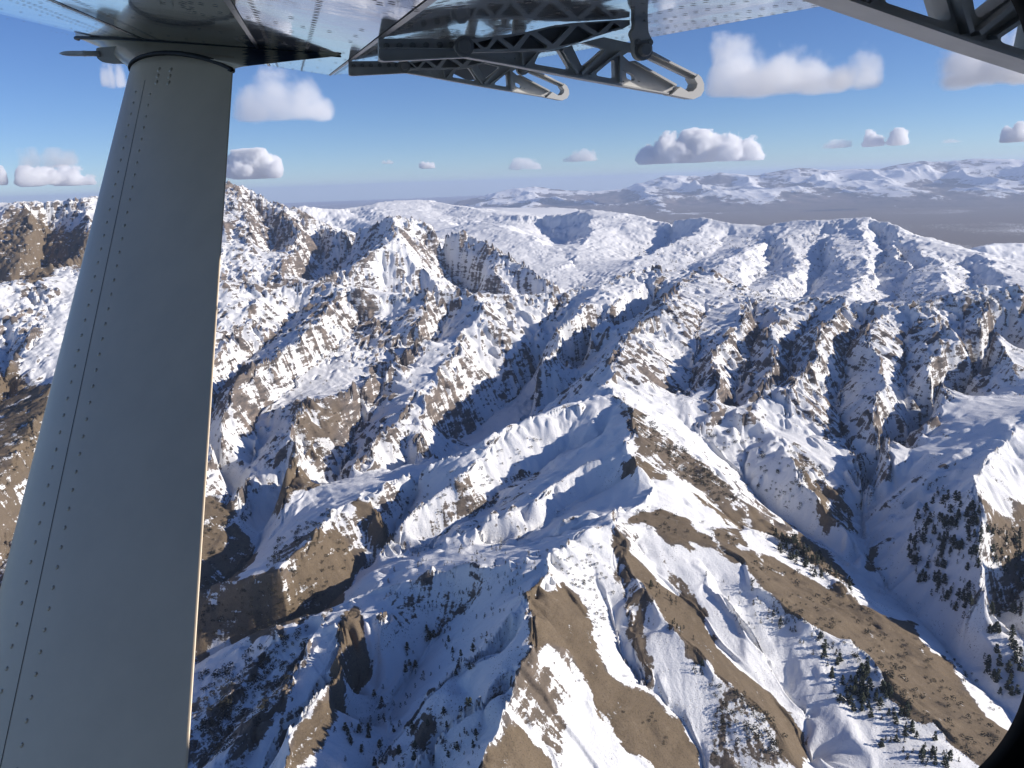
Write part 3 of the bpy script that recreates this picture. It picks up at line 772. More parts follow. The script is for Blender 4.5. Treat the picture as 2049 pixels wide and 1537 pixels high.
def tree_mesh(seed, shape, n):
    """crown of many small leaf clumps round a leader, 1 m tall"""
    rnd = random.Random(seed)
    vs, fs = [], []
    for i in range(n):
        if shape == 0:      # conifer: cone with a ragged skirt
            z = rnd.random() ** 1.25 * .9 + .07
            R = .29 * (1.0 - z) ** .75 * (0.75 + .35 * math.sin(z * 23 + seed)) + .02
        else:               # round juniper bush
            z = rnd.random() * .82 + .05
            R = .46 * math.sqrt(max(.02, 1 - ((z - .42) / .58) ** 2)) * (.8 + .25 * rnd.random())
        a = rnd.random() * 6.283
        q = R * math.sqrt(rnd.uniform(.25, 1))
        c = Vector((q * math.cos(a), q * math.sin(a), z))
        s = (.10 if shape == 0 else .14) * rnd.uniform(.7, 1.25)
        out = Vector((math.cos(a), math.sin(a), rnd.uniform(-.5, .35))).normalized()
        side = out.cross(Vector((0, 0, 1))).normalized()
        upv = side.cross(out)
        k = len(vs)
        vs += [c + out * s * 1.1, c + side * s * .8, c - side * s * .8, c + upv * s * .7 - out * s * .2, c - upv * s * .6 - out * s * .1]
        fs += [(k, k + 1, k + 3), (k, k + 3, k + 2), (k, k + 2, k + 4), (k, k + 4, k + 1), (k + 3, k + 1, k + 4, k + 2)]
    return vs, fs

def leaf_mat(name, a, b):
    m, nt, bs = new_mat(name); g = NT(nt)
    geo = g.n('ShaderNodeNewGeometry'); oi = g.n('ShaderNodeObjectInfo')
    f = g.noise(geo.outputs['Position'], .35, 3, .6)
    f = g.math('ADD', g.math('MULTIPLY', f, .6), g.math('MULTIPLY', oi.outputs['Random'], .4))
    g.link(g.mix(f, a, b), bs.inputs['Base Color']); bs.inputs['Roughness'].default_value = .8
    bs.inputs['Specular IOR Level'].default_value = .2
    return m
M_LEAF = leaf_mat('juniper green', (.022, .030, .018, 1), (.060, .066, .036, 1))
M_BUSH = leaf_mat('dry bush', (.020, .022, .015, 1), (.055, .050, .032, 1))
M_BARK, _, bs = new_mat('bark'); bs.inputs['Base Color'].default_value = (.09, .065, .045, 1); bs.inputs['Roughness'].default_value = .9

proto = []
for s in range(6):
    shp = 0 if s < 4 else 1
    v, f = tree_mesh(s + 3, shp, 90 if shp == 0 else 60)
    cm = bpy.data.meshes.new('crown'); cm.from_pydata(v, [], f); cm.materials.append(M_LEAF if shp == 0 else M_BUSH)
    tv, tf = [], []
    for zi, (zz, rad) in enumerate(((-.12, .032), (.12, .024), (.45, .014), (.8, .004))):
        for q in range(6):
            tv.append((rad * math.cos(q * 1.047), rad * math.sin(q * 1.047), zz))
        if zi:
            b0 = (zi - 1) * 6
            for q in range(6): tf.append((b0 + q, b0 + (q + 1) % 6, b0 + 6 + (q + 1) % 6, b0 + 6 + q))
    for q, (zz, ln) in enumerate(((.2, .2), (.3, .18), (.45, .13))):      # limbs
        a = q * 2.2; k = len(tv)
        d_ = Vector((math.cos(a), math.sin(a), .35)) * ln
        e_ = Vector((-math.sin(a), math.cos(a), 0)) * .008
        o_ = Vector((0, 0, zz))
        tv += [o_ + e_, o_ - e_, o_ + Vector((0, 0, .02)), o_ + d_]; tf += [(k, k + 1, k + 3), (k + 1, k + 2, k + 3), (k + 2, k, k + 3)]
    tm = bpy.data.meshes.new('trunk'); tm.from_pydata([tuple(x) for x in tv], [], tf); tm.materials.append(M_BARK)
    proto.append((cm, tm))

lab_ok = [c for c in cand if c[6]]
lab_ok.sort(key=lambda c: -c[0])
single = lab_ok[:290]
sset = set(id(c) for c in single)
rest = [c for c in cand if id(c) not in sset]
ORD = ['leftmost', 'second from left', 'third from left', 'fourth from left', 'fifth from left', 'sixth from left', 'seventh from left', 'eighth from left', 'ninth from left', 'tenth from left',
       'eleventh from left', 'twelfth from left']
PLACE = {}
def short_ord(i, n):
    if i < min(12, (n + 1) // 2): return ORD[i]
    j = n - 1 - i
    if j < 12: return ORD[j].replace('left', 'right')
    return None
lab_of = {}
byr = {}
for c in single: byr.setdefault(c[7], []).append(c)
for ri, L_ in byr.items():
    # rows by height in the picture, then order from the left
    L_.sort(key=lambda c: c[9])
    nrow = max(1, math.ceil(len(L_) / 20)); names = {1: [''], 2: ['upper', 'lower'], 3: ['top', 'middle', 'bottom'], 4: ['top', 'second', 'third', 'bottom'], 5: ['top', 'second', 'third', 'fourth', 'bottom'], 6: ['top', 'second', 'third', 'fourth', 'fifth', 'bottom'], 7: ['top', 'second', 'third', 'fourth', 'fifth', 'sixth', 'bottom']}[nrow]
    per = math.ceil(len(L_) / nrow)
    for r_i in range(nrow):
        row = sorted(L_[r_i * per:(r_i + 1) * per], key=lambda c: c[8])
        for i, c in enumerate(row):
            kind_, _, where = c[6].partition(' on ') if ' on ' in c[6] else c[6].partition(' in ')
            o_ = short_ord(i, len(row)) if len(row) > 1 else 'the one'
            nm_ = 'conifer' if c[5] == 0 else 'bush'
            lab_of[id(c)] = f"{nm_}, {o_} " + (f"in the {names[r_i]} band " if nrow > 1 else 'of those ') + SHORT[ri]
for c in single:
    k = random.randrange(4) if c[5] == 0 else 4 + random.randrange(2)
    nm = 'conifer_tree' if c[5] == 0 else 'juniper_bush'
    e = bpy.data.objects.new(nm, None); C.objects.link(e)
    e.empty_display_size = 1
    e.location = (c[2], c[3], c[4]); e.rotation_euler = (0, 0, random.random() * 6.28)
    w = random.uniform(.85, 1.2)
    e.scale = (c[1] * w, c[1] * w, c[1])
    tag(e, lab_of[id(c)], 'tree' if c[5] == 0 else 'bush', c[6].replace('dark ', '').replace('conifer', 'conifers').replace('evergreen', 'evergreens').replace('bush ', 'bushes ').replace('shrub', 'shrubs'))
    for me, pn in ((proto[k][0], 'crown'), (proto[k][1], 'trunk')):
        p_ = bpy.data.objects.new(pn, me); C.objects.link(p_); p_.parent = e

# the small ones, too many and too small to tell apart
lo = []
for s in range(4):
    v, f = tree_mesh(40 + s, 0 if s < 2 else 1, 26)
    lo.append((np.array([tuple(q) for q in v], np.float32), f))
allv, allf, off = [], [], 0
def put(k, x, y, z, h):
    global off
    V, F = lo[k]
    a = random.random() * 6.28; ca, sa = math.cos(a), math.sin(a)
    P_ = np.empty_like(V)
    P_[:, 0] = (V[:, 0] * ca - V[:, 1] * sa) * h * 1.15 + x; P_[:, 1] = (V[:, 0] * sa + V[:, 1] * ca) * h * 1.15 + y; P_[:, 2] = V[:, 2] * h + z
    allv.append(P_); allf.extend([tuple(i + off for i in q) for q in F]); off += len(V)
for c in rest:
    put((0 if c[5] == 0 else 2) + random.randrange(2), c[2], c[3], c[4], c[1])
wood = mesh_obj('scattered_scrub', np.concatenate(allv), allf, M_BUSH)
tag(wood, 'countless small dark bushes dotted over the snowy slopes', 'scrub', None, 'stuff')

# ------------------------------------------------------------------ the aeroplane the picture is taken from
from mathutils.geometry import tessellate_polygon
plane = bpy.data.objects.new('airplane', None); C.objects.link(plane)
tag(plane, 'white high-wing aeroplane seen from its cabin: strut, glossy wing underside and flap brackets', 'airplane')

def camvec(x, y, z):
    return Vector(RN @ np.array([x, y, z]))
VPX, VPY = 586.0, 206.0
S = camvec((VPX - W0 / 2) / FPX, -(VPY - H0 / 2) / FPX, -1.0)          # outboard, one metre of depth
sc_ = ((VPX - W0 / 2) / FPX, -(VPY - H0 / 2) / FPX, -1.0)
cz = (sc_[0] * 1.0 + sc_[1] * -.061)
CH = camvec(1.0, -.061, cz).normalized()                               # aft, along the chord
Sn = S.normalized()
UPN = Sn.cross(CH).normalized()
if UPN.z < 0: UPN = -UPN
A0 = at(410, 93, 3.1)

def on_plane(px, py, o, n):
    d = Vector(ray(px, py)); return d * (o.dot(n) / d.dot(n))
def wingpt(px, py): return on_plane(px, py, A0, UPN)
BM = wingpt(757, 77)                                                   # where the middle bracket meets the wing
def br(px, py): return on_plane(px, py, BM, Sn)                        # a point of the middle bracket's own plane

def paint_mat(name, col, rough=.4, metal=0.0, spec=.5, noise_amt=.15, bump=0.0, scale=6.0, coat=0.0):
    m, nt, bs = new_mat(name); g = NT(nt)
    tc = g.n('ShaderNodeNewGeometry')
    f = g.noise(tc.outputs['Position'], scale, 6, .6)
    lo_ = tuple(c * (1 - noise_amt) for c in col) + (1,); hi_ = tuple(min(1, c * (1 + noise_amt)) for c in col) + (1,)
    g.link(g.mix(f, lo_, hi_), bs.inputs['Base Color'])
    f2 = g.noise(tc.outputs['Position'], scale * 7, 4, .6)
    g.link(g.math('ADD', rough - .06, g.math('MULTIPLY', f2, .12)), bs.inputs['Roughness'])
    bs.inputs['Metallic'].default_value = metal; bs.inputs['Specular IOR Level'].default_value = spec
    bs.inputs['Coat Weight'].default_value = coat
    if bump:
        b = g.n('ShaderNodeBump'); b.inputs['Strength'].default_value = bump; b.inputs['Distance'].default_value = .01
        g.link(g.noise(tc.outputs['Position'], scale * .6, 3, .5), b.inputs['Height']); g.link(b.outputs[0], bs.inputs['Normal'])
    return m
M_STRUT = paint_mat('grey strut paint', (.86, .71, .54), .42, 0, .5, .13, .04, 5)
M_CUFF = paint_mat('fairing paint', (.86, .73, .57), .35, 0, .5, .06, .02, 3)
M_DARK = paint_mat('black rubber seal', (.012, .012, .014), .6, 0, .3, .2)
M_BR = paint_mat('grey metal bracket', (.80, .80, .80), .5, .1, .5, .25, .05, 14)
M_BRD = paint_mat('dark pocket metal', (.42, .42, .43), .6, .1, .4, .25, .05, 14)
M_WHITE = paint_mat('worn white paint', (.96, .95, .93), .5, 0, .5, .08, 0, 20)
M_RIV = paint_mat('rivet heads', (.05, .055, .06), .5, .3, .5, .2)
M_RIV2 = paint_mat('strut rivets', (.66, .55, .42), .4, .2, .5, .1)
M_NAVY = paint_mat('navy stripe paint', (.03, .045, .10), .35, 0, .5, .1)
M_WING, nt, bs = new_mat('glossy wing skin'); g = NT(nt)
geo = g.n('ShaderNodeNewGeometry')
f = g.noise(geo.outputs['Position'], 3.0, 6, .6)
g.link(g.mix(f, (.60, .66, .72, 1), (.74, .78, .82, 1)), bs.inputs['Base Color'])
bs.inputs['Metallic'].default_value = .55; bs.inputs['Roughness'].default_value = .07; bs.inputs['Coat Weight'].default_value = .6
bs.inputs['Coat Roughness'].default_value = .03
bp = g.n('ShaderNodeBump'); bp.inputs['Strength'].default_value = .30; bp.inputs['Distance'].default_value = .006
w1 = g.noise(geo.outputs['Position'], 5.0, 4, .6); g.link(w1, bp.inputs['Height']); g.link(bp.outputs[0], bs.inputs['Normal'])

# wing: profile in (aft, up) from the middle bracket's foot, extruded outboard
def qh(p, o=BM): d = p - o; return d.dot(CH), d.dot(UPN)
prof = [(0, 0)] + [qh(br(x, y)) for x, y in ((930, 63), (1100, 50), (1240, 42), (1380, 39))]
# trailing edge follows the sight line of the dotted edge, at the bracket's own station
te = br(1500, 206 - .183 * (1500 - 586))
prof.append(qh(te))
LE1, LE2 = wingpt(0, 40), wingpt(137, 72)
def station(p): return (p - BM).dot(Sn)
s1, s2 = station(LE1), station(LE2)
q1, q2 = qh(LE1)[0], qh(LE2)[0]
def le_q(s): return q1 + (q2 - q1) * (s - s1) / (s2 - s1)
TIP = station(wingpt(560, 136))
ROOT = -4.2
def wing_section(s):
    ql = le_q(max(s, -1.5)); T = .26
    chord = prof[-1][0] - ql
    low = [(ql + .34, 0.0), (ql + .22, .003), (ql + .12, .016), (ql + .05, .045), (ql + .012, .085), (ql, .12)]
    low = low[::-1] + [(q, h) for q, h in prof]
    up = []
    for k in range(1, 9):
        t = k / 9
        q = prof[-1][0] + (ql - prof[-1][0]) * t
        up.append((q, prof[-1][1] * (1 - t) + .12 * t + T * math.sin(math.pi * t) ** .7 * .9 + .01))
    return [BM + CH * q + UPN * h + Sn * s for q, h in low + up]
stns = [ROOT, -2.5, -1.2, -.4, 0, .6, 1.3, 2.0, TIP - .25, TIP - .08, TIP]
vs, fs = [], []
for i, s in enumerate(stns):
    sec = wing_section(s)
    if i == len(stns) - 1: sec = [p + UPN * .07 * (1 if (p - BM).dot(UPN) < .15 else -1) for p in sec]
    n_ = len(sec); vs += sec
    if i:
        a = (i - 1) * n_; b = i * n_
        for k in range(n_): fs.append((a + k, a + (k + 1) % n_, b + (k + 1) % n_, b + k))
fs.append(tuple(range(n_))[::-1]); fs.append(tuple(range(len(vs) - n_, len(vs))))
nskin = len(fs)
# rivets and panel seams are part of the skin's mesh
def low_h(q):
    xs_ = [p[0] for p in prof]; hs_ = [p[1] for p in prof]
    return float(np.interp(q, xs_, hs_)) if q > 0 else 0.0
midx = [0] * nskin
def wp(q, s, off=.0015): return BM + CH * q + Sn * s + UPN * (low_h(q) - off)
def disc(q, s, r, m=1):
    k = len(vs)
    for a in range(6): vs.append(wp(q + r * math.cos(a * 1.047), s + r * math.sin(a * 1.047)))
    vs.append(wp(q, s, .0022))
    for a in range(6): fs.append((k + 6, k + (a + 1) % 6, k + a)); midx.append(m)
def strip(q, w, sa, sb, m=1, off=.0018):
    k = len(vs); n = 14
    for i in range(n + 1):
        s = sa + (sb - sa) * i / n
        vs.append(wp(q - w / 2, s, off)); vs.append(wp(q + w / 2, s, off))
    for i in range(n): fs.append((k + 2 * i, k + 2 * i + 1, k + 2 * i + 3, k + 2 * i + 2)); midx.append(m)
def q_at(px, py):      # chord position of a spanwise line through this photo point
    return qh(wingpt(px, py))[0]
STIP = TIP - .05
for x, sp, r in ((42, .055, .007), (91, .05, .007), (148, .05, .008), (20, .06, .006)):
    q = q_at(x, 0); s = -2.0
    while s < STIP:
        if q > le_q(s) + .08: disc(q, s, r)
        s += sp
strip(q_at(102, 0), .012, -2.5, STIP)
strip(q_at(455, 0), .013, -2.5, STIP, 2); strip(q_at(864, 0), .013, -2.5, STIP, 2)
for q in [q_at(500, 0), q_at(640, 0), q_at(905, 0)] + [prof[-1][0] - d for d in (.015, .1, .22, .30, .42, .56)]:
    s = -2.0
    while s < STIP:
        disc(q, s, .0065); s += .052 if q < 1.2 else .07
s = -1.2
while s < STIP:                                   # chordwise rows along the ribs
    q = le_q(s) + .1
    while q < prof[-1][0] - .03:
        disc(q, s, .0065); q += .055
    s += .62
disc_s = []
for (px, py, a_, b_) in ((648, 62, .28, .17), (655, 108, .26, .16), (1010, 22, .22, .14)):    # oval access covers
    c0 = wingpt(px, py); qc, sc0 = qh(c0)[0], station(c0)
    for k in range(34):
        t = k / 34 * 6.283
        e = lambda v: math.copysign(abs(v) ** .6, v)
        disc(qc + a_ * e(math.cos(t)), sc0 + b_ * e(math.sin(t)), .0065)
s = -2.0
while s < STIP:                                   # tip edge
    s += 1
q = le_q(STIP) + .05
while q < prof[-1][0]:
    disc(q, STIP - .03, .006); disc(q, STIP - .12, .005); q += .045
M_SEAM = paint_mat('seam strip', (.30, .31, .32), .3, .4, .5, .1)
mesh_obj('wing', vs, fs, [M_WING, M_RIV, M_SEAM], plane, mat_idx=midx)

# strut: streamlined section between two traced edges
def airfoil(n=26):
    """closed loop of (chord fraction, half thickness sign)"""
    out = []
    for k in range(n):
        a = 2 * math.pi * k / n
        x = (1 - math.cos(a)) / 2
        y = 5 * .5 * (.2969 * math.sqrt(max(x, 0)) - .126 * x - .3516 * x * x + .2843 * x ** 3 - .1015 * x ** 4) * 2
        out.append((x, y if a < math.pi else -y))
    return out
AF = airfoil(64)
def section(L, Rp, axis, thick):
    ch = Rp - L; nrm = ch.cross(axis).normalized()
    if nrm.dot(-L) < 0: nrm = -nrm        # towards the cabin
    c = ch.length
    return [L + ch * x + nrm * y * c * thick for x, y in AF], nrm
def loft(secs):
    vs, fs = [], []
    n = len(secs[0])
    for i, s in enumerate(secs):
        vs += s
        if i:
            a, b = (i - 1) * n, i * n
            for k in range(n): fs.append((a + k, a + (k + 1) % n, b + (k + 1) % n, b + k))
    fs.append(tuple(range(n))[::-1]); fs.append(tuple(range(len(vs) - n, len(vs))))
    return vs, fs
LT, LB = at(264, 142, 3.1), at(-85, 1537, 2.0)
RT, RB = at(466, 140, 2.64), at(375, 1537, 2.0 * 2.64 / 3.1)
TH_ = .10
AX = ((LT + RT) / 2 - (LB + RB) / 2).normalized()
def sle(t): return LT.lerp(LB, t) if t <= 1 else LB + (LB - LT) * (t - 1)
def sre(t): return RT.lerp(RB, t) if t <= 1 else RB + (RB - RT) * (t - 1)
secs = [section(sle(t), sre(t), AX, TH_)[0] for t in (-.03, .0, .1, .25, .4, .55, .7, .85, 1.0, 1.12)]
v, f = loft(secs)
strut = mesh_obj('wing_strut', v, f, M_STRUT, plane, smooth=True)
def near_surf(t, x, off=0.0):
    L, Rr = sle(t), sre(t); ch = Rr - L; nrm = ch.cross(AX).normalized()
    if nrm.dot(-L) < 0: nrm = -nrm
    y = 5 * (.2969 * math.sqrt(x) - .126 * x - .3516 * x * x + .2843 * x ** 3 - .1015 * x ** 4)
    return L + ch * x + nrm * (y * ch.length * TH_ + off), nrm, ch.normalized()
v, f = [], []
def dome(c, n, u, r, h):
    w = n.cross(u).normalized(); k = len(v)
    for ring, (rr_, hh) in enumerate(((r, 0), (r * .8, h * .65), (r * .4, h * .95))):
        for a in range(8):
            v.append(c + u * rr_ * math.cos(a * .7854) + w * rr_ * math.sin(a * .7854) + n * hh)
    v.append(c + n * h)
    for ring in range(2):
        for a in range(8):
            f.append((k + ring * 8 + a, k + ring * 8 + (a + 1) % 8, k + ring * 8 + 8 + (a + 1) % 8, k + ring * 8 + 8 + a))
    for a in range(8): f.append((k + 16 + a, k + 16 + (a + 1) % 8, k + 24))
NRV = 46
for k in range(NRV):
    t = .06 + k / NRV * 1.05
    for x in (.205, .36):
        p, n, u = near_surf(t + (.006 if x > .3 else 0), x); dome(p, n, u, .0062, .0026)
for x in (.40, .51):
    for t in (.012, .026, .040):
        p, n, u = near_surf(t, x); dome(p, n, u, .010, .003)
RV, RF = v, f
v, f = [], []
for i in range(60):
    t = .035 + i / 59 * 1.05
    a, n, u = near_surf(t, .283, .0006)
    v += [a - u * .0012, a + u * .0012]
    if i: k = 2 * i; f.append((k - 2, k - 1, k + 1, k))
# rivets and seam belong to the strut's own skin
bm = bmesh.new(); bm.from_mesh(strut.data)
strut.data.materials.append(M_RIV2); strut.data.materials.append(M_DARK)
for (vv_, ff_, mi_) in ((RV, RF, 1), (v, f, 2)):
    bv = [bm.verts.new(p) for p in vv_]
    for q in ff_:
        nf = bm.faces.new([bv[i] for i in q]); nf.material_index = mi_; nf.smooth = True
bm.to_mesh(strut.data); bm.free()

# cuff that fairs the strut into the wing
CUT = [((264, 142), (466, 141)), ((258, 136), (470, 137)), ((246, 126), (484, 133)), ((226, 111), (530, 127)), ((198, 94), (600, 118)), ((165, 80), (660, 111)), ((147, 73), (685, 106))]
AFC = airfoil(150)
fine = []
for i in range(len(CUT) - 1):
    for k in range(4):
        u_ = k / 4; (a, b), (c, d) = CUT[i], CUT[i + 1]
        fine.append(((a[0] + (c[0] - a[0]) * u_, a[1] + (c[1] - a[1]) * u_), (b[0] + (d[0] - b[0]) * u_, b[1] + (d[1] - b[1]) * u_)))
CUT = fine + [CUT[-1]]
ARCH = .055
secs = []
Lt, Rt = wingpt(147, 73), wingpt(685, 106)
dL, dR = [(RN.T @ np.array(p))[2] * -1 for p in (Lt, Rt)]
N_ = len(CUT) - 1
for i, (a, b) in enumerate(CUT):
    t = i / N_; e = t * t * (3 - 2 * t)
    L = at(a[0], a[1], 3.1 + (dL - 3.1) * e); Rr = at(b[0], b[1], 2.64 + (dR - 2.64) * e)
    ch = Rr - L; n0 = ch.cross(AX).normalized()
    if n0.dot(-L) < 0: n0 = -n0
    n1 = (-Sn - ch.normalized() * (-Sn).dot(ch.normalized())).normalized()
    nr_ = n0.lerp(n1, e).normalized(); th_ = TH_ * 1.08 * (1 - .42 * t)
    L = L + Sn * (.045 * e * ch.length)
    secs.append([L + ch * x + nr_ * (y * ch.length * th_) + AX * (ARCH * (1 - t) ** 2 * math.sin(math.pi * x) ** .7 if y > 0 else 0) for x, y in AFC])
# last ring rises just into the wing skin
secs.append([p + UPN * .03 for p in secs[-1]])
v, f = loft(secs)
mi = []
n = len(AF)
for q in f:
    if len(q) > 4: mi.append(0); continue
    c = sum((v[k] for k in q), Vector()) / 4
    d = RN.T @ np.array(c); px = d[0] / -d[2] * FPX + W0 / 2
    mi.append(1 if (491 < px < 534 or 552 < px < 593 or 611 < px < 640) else 0)
cuff = mesh_obj('strut_fairing', v, f, [M_CUFF, M_NAVY], plane, smooth=True, mat_idx=mi)
# black seals: round the strut top and along the wing joint
def tube(pts, r, n=8, closed=False):
    vs, fs = [], []
    m_ = len(pts)
    for i, p in enumerate(pts):
        a = pts[i - 1] if i or closed else pts[0]; b = pts[(i + 1) % m_] if i < m_ - 1 or closed else pts[-1]
        d = (b - a).normalized(); u = d.orthogonal().normalized()
        u = (UPN - d * UPN.dot(d)).normalized() if abs(UPN.dot(d)) < .95 else u
        w = d.cross(u)
        rr_ = r(i / (m_ - 1)) if callable(r) else r
        for k in range(n): vs.append(p + u * rr_ * math.cos(6.2832 * k / n) + w * rr_ * math.sin(6.2832 * k / n))
    for i in range(m_ if closed else m_ - 1):
        a, b = i * n, ((i + 1) % m_) * n
        for k in range(n): fs.append((a + k, a + (k + 1) % n, b + (k + 1) % n, b + k))
    if not closed: fs.append(tuple(range(n))[::-1]); fs.append(tuple(range(len(vs) - n, len(vs))))
    return vs, fs
ring, nrm = section(LT - AX * .0 , RT, AX, TH_ * 1.10)
arch = []
for i, p in enumerate(ring):
    x = AF[i][0]
    arch.append(p + AX * ((ARCH * math.sin(math.pi * x) ** .7 if AF[i][1] > 0 else 0) - .002))
v, f = tube(arch, .0085, 8, True)
mesh_obj('seal', v, f, M_DARK, cuff, smooth=True)
wl = []
for k_ in range(0, 76, 3):
    wl.append(secs[-2][k_] - UPN * .004)
v, f = tube(wl, lambda t: .009 - .006 * t, 8)
mesh_obj('joint_seal', v, f, M_DARK, cuff, smooth=True)

# pitot probe ahead of the strut
p0, p1 = at(119, 107, 3.4), at(200, 107.5, 3.4)
pts = [p0.lerp(p1, t) for t in (0, .06, .14, .3, .58, .6, .63, .65, 1.0)]
rad = [.002, .006, .009, .0105, .0105, .012, .012, .0105, .011]
v, f = tube(pts, lambda t: float(np.interp(t * 8, range(9), rad)), 12)
pit = mesh_obj('pitot_probe', v, f, M_BR, plane, smooth=True)
def plate(name, outline, holes, thick, mat, parent, fn=br, off=0.0, bevel=0.0, copies=None):
    """flat machined plate traced in a plane, with real thickness and through holes"""
    loops = [outline] + list(holes)
    P3 = [[fn(x, y) for x, y in l] for l in loops]
    tri = tessellate_polygon(P3)
    flat = [p for l in P3 for p in l]
    n = len(flat)
    o1, o2 = Sn * (off - thick / 2), Sn * (off + thick / 2)
    vs = [p + o1 for p in flat] + [p + o2 for p in flat]
    fs = [tuple(t) for t in tri] + [tuple(i + n for i in t[::-1]) for t in tri]
    k = 0
    for l in P3:
        m_ = len(l)
        for i in range(m_):
            j = (i + 1) % m_
            fs.append((k + i, k + j, k + j + n, k + i + n))
        k += m_
    o = mesh_obj(name, vs, fs, mat, parent)
    bm = bmesh.new(); bm.from_mesh(o.data)
    bmesh.ops.recalc_face_normals(bm, faces=bm.faces); bm.to_mesh(o.data); bm.free()
    return o
def rnd(poly, r=4, n=4):
    """round the corners of a traced outline"""
    out = []
    m_ = len(poly)
    for i in range(m_):
        p = Vector(poly[i]); a = Vector(poly[i - 1]); b = Vector(poly[(i + 1) % m_])
        da, db = (a - p), (b - p)
        ra = min(r, da.length * .45); rb = min(r, db.length * .45)
        s_, e_ = p + da.normalized() * ra, p + db.normalized() * rb
        for k in range(n + 1):
            t = k / n
            q = s_ * (1 - t) ** 2 + p * 2 * t * (1 - t) + e_ * t * t
            out.append((q.x, q.y))
    return out
PP = at(220, 110, 3.42)
blade = plate('probe_mast', rnd([(193, 96), (194, 116), (206, 125), (226, 128), (262, 128), (262, 90)], 5), [], .02, M_BR, pit, fn=lambda x, y: on_plane(x, y, PP, Sn))

# flap hinge brackets: traced once in their own plane, then carried along the span
LOW = [(757, 78), (757, 115), (759, 120), (766, 124), (931, 116), (1000, 128), (1160, 159), (1334, 190), (1352, 174), (1270, 126), (1258, 126), (1243, 112), (1255, 104), (1272, 107), (1380, 158), (1387, 149), (1284, 93), (1266, 88), (1245, 84), (1205, 75), (1150, 90), (1090, 103), (1000, 106), (930, 106), (920, 84), (860, 78)]
H1 = rnd([(1067, 127), (1077, 106), (1116, 101), (1136, 136), (1132, 140), (1069, 129)], 5)
H2 = rnd([(1141, 91), (1161, 86), (1203, 97), (1205, 101), (1165, 133), (1160, 131)], 4)
H3 = rnd([(1190, 147), (1221, 121), (1226, 122), (1227, 156), (1224, 158), (1191, 152)], 5)
H4 = rnd([(1249, 146), (1253, 144), (1266, 151), (1267, 160), (1262, 162), (1250, 157)], 4)
def circ(x, y, r, n=10): return [(x + r * math.cos(6.283 * k / n), y + r * math.sin(6.283 * k / n)) for k in range(n)]
TIPW = [(1387, 149), (1394, 156), (1399, 168), (1399, 181), (1393, 192), (1378, 199), (1334, 190), (1352, 174), (1368, 184), (1377, 183), (1384, 176), (1386, 168), (1380, 158)]
UPA = [(914, 84), (976, 77), (1040, 68), (1085, 57), (1126, 51), (1214, 45), (1240, 45), (1241, 54), (1225, 63), (1193, 70), (1178, 76), (1139, 90), (1107, 99), (1083, 104), (1040, 106), (946, 108), (918, 110), (906, 105), (902, 97), (905, 89)]
UH = [[(944, 88), (974, 81), (962, 98), (955, 98)], [(931, 88), (937, 87), (951, 101), (933, 101)], [(983, 83), (1005, 101), (967, 102)], [(993, 80), (1037, 72), (1015, 97)],
      [(1047, 73), (1080, 95), (1079, 100), (1026, 101)], [(1060, 68), (1090, 59), (1124, 57), (1091, 92)], [(1139, 56), (1170, 74), (1146, 86), (1102, 96)], [(1151, 52), (1204, 48), (1180, 70)], [(1210, 50), (1222, 58), (1196, 68)]]
LINK = rnd([(1240, 30), (1242, 60), (1234, 72), (1240, 86), (1241, 112), (1247, 122), (1257, 126), (1268, 121), (1273, 112), (1276, 86), (1268, 70), (1266, 30)], 6)
def bolt(name, x, y, r, off, parent, h=.02):
    c = br(x, y) - Sn * off; u = CH; w = UPN
    vs, fs = [], []
    for (rr_, hh) in ((r * 1.5, 0), (r * 1.5, .004), (r, .004), (r, h * .8), (r * .8, h)):
        for k in range(12): vs.append(c + u * rr_ * math.cos(k * .5236) + w * rr_ * math.sin(k * .5236) - Sn * hh)
    for i in range(4):
        for k in range(12): fs.append((i * 12 + k, i * 12 + (k + 1) % 12, i * 12 + 12 + (k + 1) % 12, i * 12 + 12 + k))
    fs.append(tuple(range(48, 60)))
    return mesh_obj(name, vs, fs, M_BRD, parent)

def cam_depth(p): return -(RN.T @ np.array(p))[2]
D0 = cam_depth(BM)
brk = bpy.data.objects.new('flap_bracket', None); C.objects.link(brk); brk.parent = plane
arm = plate('lower_arm', LOW, [H1, H2, H3, H4, circ(1245, 142, 1.3), circ(1244, 163, 1.3), circ(1275, 163, 1.3), circ(1006, 116, 1.6), circ(1028, 118, 1.6)], .022, M_BR, brk)
# raised ribs along the edges of the arm
def rib(pts, w, parent, mat=M_BR, tw=.05):
    out = []
    for i, p in enumerate(pts):
        a = Vector(pts[max(0, i - 1)]); b = Vector(pts[min(len(pts) - 1, i + 1)])
        d = (b - a).normalized(); nn = Vector((-d.y, d.x)) * w / 2
        out.append((Vector(p), nn))
    poly = [tuple(p + n_) for p, n_ in out] + [tuple(p - n_) for p, n_ in out[::-1]]
    return plate('rib', poly, [], tw, mat, parent)
for pts, w in (([(758, 119), (766, 122.5), (931, 114.5), (1000, 126.5), (1160, 157.5), (1330, 187.5)], 3), ([(1262, 90), (1386, 152)], 4), ([(1262, 124), (1345, 171)], 4),
               ([(1122, 101), (1150, 148)], 5), ([(1208, 102), (1158, 148)], 5), ([(1235, 112), (1235, 165)], 4), ([(1236, 104), (1176, 150)], 4), ([(1040, 106), (1042, 132)], 3), ([(1072, 106), (1046, 134)], 3), ([(758, 97), (905, 99)], 2.5)):
    rib(pts, w, arm)
plate('arm_tip', TIPW, [], .052, M_WHITE, brk)
up = plate('upper_arm', UPA, [rnd(h, 2, 2) for h in UH], .030, M_BR, brk, off=-.045)
